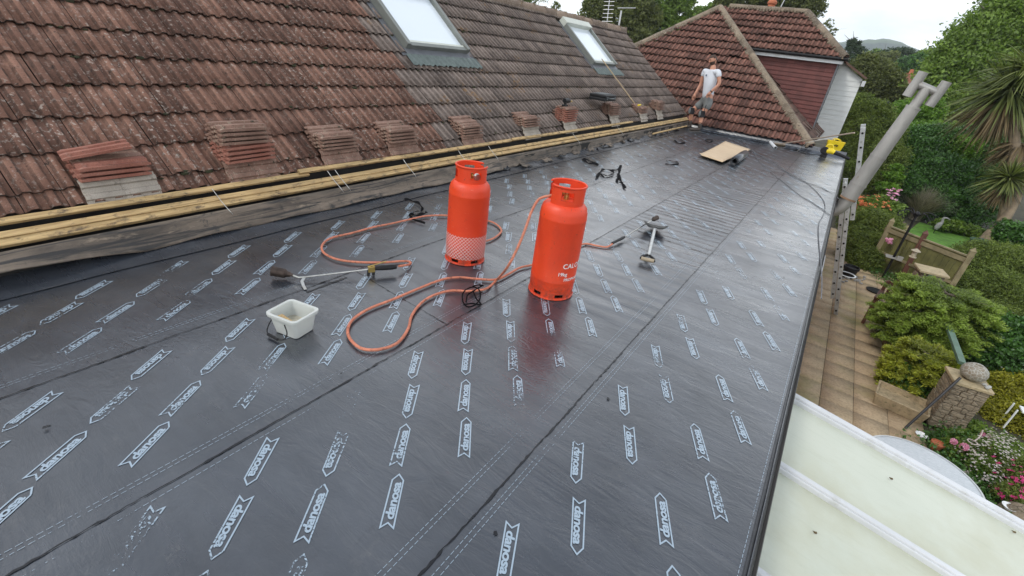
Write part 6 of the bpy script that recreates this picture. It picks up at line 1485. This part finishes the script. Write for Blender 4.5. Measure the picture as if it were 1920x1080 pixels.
MH = Matrix((lat, face, upv)).transposed()
H = []; nu, nv = 20, 14
for i in range(nv + 1):
    a = PI * i / nv
    for k in range(nu):
        b = 2 * PI * k / nu; x = math.sin(a) * math.cos(b) * .078; y = math.sin(a) * math.sin(b) * .098; z = math.cos(a) * .118
        if z < -.02: x *= 1 - (-.02 - z) * 2.6; y = y * (1 - (-.02 - z) * 1.0) + .012 * (-z - .02) / .1
        H.append(MH @ Vector((x, y, z)) + hd_c)
ex.add(H, [(i * nu + k, (i + 1) * nu + k, (i + 1) * nu + (k + 1) % nu, i * nu + (k + 1) % nu) for i in range(nv) for k in range(nu)])
ex.ball(hd_c + face * .105 + upv * -.015, (.016, .022, .026), 8, MH)
for s_ in (-1, 1): ex.ball(hd_c + lat * s_ * .080 - face * .005, (.012, .022, .032), 8, MH)
# hands: palm, five fingers
for wn, en, sg, cu_ in (('wL', 'eL', 1, .1), ('wR', 'eR', -1, .35)):
    W = JJ[wn][0]; d = (W - JJ[en][0]).normalized(); d = (d + Vector((0, 0, -.5 if sg > 0 else -.35))).normalized(); s_ = d.cross(Vector((.5, -.8, .1))).normalized(); nn = s_.cross(d)
    ex.tube([W - d * .02, W + d * .03, W + d * .085], [.027, .036, .038], 10)
    for k in range(4):
        a = W + d * .08 + s_ * (k - 1.5) * .019; L = (.07, .078, .073, .058)[k]; b = a + d * L * .5 + nn * .006; c = b + (d + nn * cu_ * 2).normalized() * L * .5; ex.tube([a - d * .01, a + d * .02, b, c], [.0095, .0092, .0085, .007], 7)
    a = W + d * .03 - s_ * .032; ex.tube([a, a + (d - s_ * .8).normalized() * .035, a + (d - s_ * .5).normalized() * .065], [.012, .0105, .008], 7)
skin_mesh('body', JJ, EE, 2, skin_m, mroot, ex)
def up_(j, f): 
    r = j[1]; return (j[0], tuple(x * f for x in r) if isinstance(r, tuple) else r * f)
def lerpj(a, b, t, r): return (JJ[a][0].lerp(JJ[b][0], t), r)
T_ = {'b0': (JJ['pelvis'][0].lerp(JJ['belly'][0], -.40), (.165, .15)), 'belly': (JJ['belly'][0], (.165, .15)), 'chest': (JJ['chest'][0], (.185, .165)), 'n': (JJ['chest'][0].lerp(JJ['neck0'][0], .72), (.105, .085)),
      'sL': (JJ['sL'][0], .072), 'uL': lerpj('sL', 'eL', .50, .072), 'sR': (JJ['sR'][0], .072), 'uR': lerpj('sR', 'eR', .52, .074)}
skin_mesh('tshirt', T_, [('b0', 'belly'), ('belly', 'chest'), ('chest', 'n'), ('chest', 'sL'), ('sL', 'uL'), ('chest', 'sR'), ('sR', 'uR')], 2, shirt_m, mroot)
S_ = {'w': (JJ['pelvis'][0].lerp(JJ['belly'][0], .55), (.135, .135)), 'p': (JJ['pelvis'][0], (.155, .145)), 'hL': up_(JJ['hL'], 1.18), 'tL': lerpj('hL', 'kL', .72, .098), 'hR': up_(JJ['hR'], 1.18), 'tR': lerpj('hR', 'kR', .72, .098)}
skin_mesh('shorts', S_, [('w', 'p'), ('p', 'hL'), ('hL', 'tL'), ('p', 'hR'), ('hR', 'tR')], 2, short_m, mroot)
for s_ in 'LR':
    A_ = JJ['a' + s_][0]; to_ = toeL if s_ == 'L' else toeR; to_ = Vector((to_.x, to_.y, .055)); hl = Vector((A_.x, A_.y, .06)) - (to_ - A_).normalized() * .03
    B_ = {'a': (A_ + Vector((0, 0, .05)), .052), 'h': (hl, (.052, .055)), 'm': (hl.lerp(to_, .55), (.05, .05)), 't': (to_, (.042, .035))}
    skin_mesh('boot', B_, [('a', 'h'), ('h', 'm'), ('m', 't')], 2, boot_m, mroot)
    m = MB(); dd = (to_ - hl).normalized(); M_ = Matrix((dd, Vector((-dd.y, dd.x, 0)), Vector((0, 0, 1)))).transposed()
    m.prism([(-.06, -.045), (.10, -.05), (.22, -.045), (.28, 0), (.22, .045), (.10, .05), (-.06, .045)], .022, Vector((hl.x, hl.y, .024)), M_); m.build('sole', mat('boot_sole', (.10, .095, .09), .8, .1), mroot)
    C_ = {'c': (JJ['c' + s_][0].lerp(A_, .55), .05), 'a': (A_ + Vector((0, 0, .02)), .054)}
    skin_mesh('sock', C_, [('c', 'a')], 2, sock_m, mroot)
    K = JJ['k' + s_][0]; fdir = Vector((-.8, -.55, 0)).normalized(); m = MB(); m.tube([K + Vector((0, 0, .07)), K, K - Vector((0, 0, .09))], [.074, .072, .066], 14); m.build('knee_strap', sock_m, mroot, smooth=True)
    m = MB(); m.ball(K + fdir * .045 - Vector((0, 0, .01)), (.055, .045, .095), 12); m.build('knee_pad', pad_m, mroot, smooth=True)
m = MB()
V = []
for i in range(nv + 1):
    a = PI * i / nv
    for k in range(nu):
        b = 2 * PI * k / nu; x = math.sin(a) * math.cos(b) * .084; y = math.sin(a) * math.sin(b) * .104 - .004; z = math.cos(a) * .124 + .004
        V.append(MH @ Vector((x, y, z)) + hd_c)
F = []
for i in range(nv):
    for k in range(nu):
        a = PI * (i + .5) / nv; b = 2 * PI * (k + .5) / nu; y = math.sin(a) * math.sin(b); z = math.cos(a)
        if z > .42 or (y < .1 and z > -.25) or (y < .4 and z > .2): F.append((i * nu + k, (i + 1) * nu + k, (i + 1) * nu + (k + 1) % nu, i * nu + (k + 1) % nu))
m.add(V, F); m.build('hair', hair_m, mroot, smooth=True)
m = MB(); F = []
V = [MH @ Vector((math.sin(PI * i / nv) * math.cos(2 * PI * k / nu) * .078, math.sin(PI * i / nv) * math.sin(2 * PI * k / nu) * .108, math.cos(PI * i / nv) * .135)) + hd_c for i in range(nv + 1) for k in range(nu)]
for i in range(nv):
    for k in range(nu):
        a = PI * (i + .5) / nv; b = 2 * PI * (k + .5) / nu; y = math.sin(a) * math.sin(b); z = math.cos(a)
        if z < -.30 and y > -.05: F.append((i * nu + k, (i + 1) * nu + k, (i + 1) * nu + (k + 1) % nu, i * nu + (k + 1) % nu))
m.add(V, F); m.build('beard', hair_m, mroot, smooth=True)
m = MB()
for s_ in (-1, 1): m.ball(hd_c + face * .092 + lat * s_ * .032 + upv * .012, (.011, .006, .006), 8, MH); m.bar(hd_c + face * .098 + lat * s_ * .015 + upv * .032, hd_c + face * .090 + lat * s_ * .05 + upv * .034, .008, .007)
m.build('eyes_and_brows', hair_m, mroot)
m = MB(); m.bar(hd_c + face * .112 - lat * .02 - upv * .052, hd_c + face * .112 + lat * .02 - upv * .052, .006, .009); m.build('mouth', mat('lips', (.34, .12, .10), .5, 0), mroot)
m = MB(); Wq = JJ['wR'][0]; dd = (Wq - JJ['eR'][0]).normalized(); m.tube([Wq - dd * .035, Wq - dd * .01], .037, 14); m.build('wristwatch', black_m, mroot, smooth=True)
m = MB(); q = JJ['chest'][0] + Vector((-.11, -.12, .02)); m.box(q, (.03, .012, .04)); m.build('shirt_emblem', mat('emblem_ink', (.10, .13, .18), .8, 0), mroot)
m = MB(); q = S_['tR'][0]; m.tube([q + Vector((.03, -.11, .16)), q + Vector((.02, -.115, -.02))], .010, 6); m.build('pocket_seam', sock_m, mroot)

# ------------------------------------------------------------------ haze: the air between here and the hill
m = MB(); m.box((0, 800, 74), (3400, 3200, 170))
hz = bpy.data.materials.new('haze_air'); hz.use_nodes = True; hz.node_tree.nodes.clear()
o_ = hz.node_tree.nodes.new('ShaderNodeOutputMaterial'); v_ = hz.node_tree.nodes.new('ShaderNodeVolumePrincipled'); v_.inputs['Color'].default_value = (.86, .93, .99, 1); v_.inputs['Density'].default_value = .00034
hz.node_tree.links.new(v_.outputs[0], o_.inputs['Volume']); tag(m.build('haze', hz), kind='stuff')
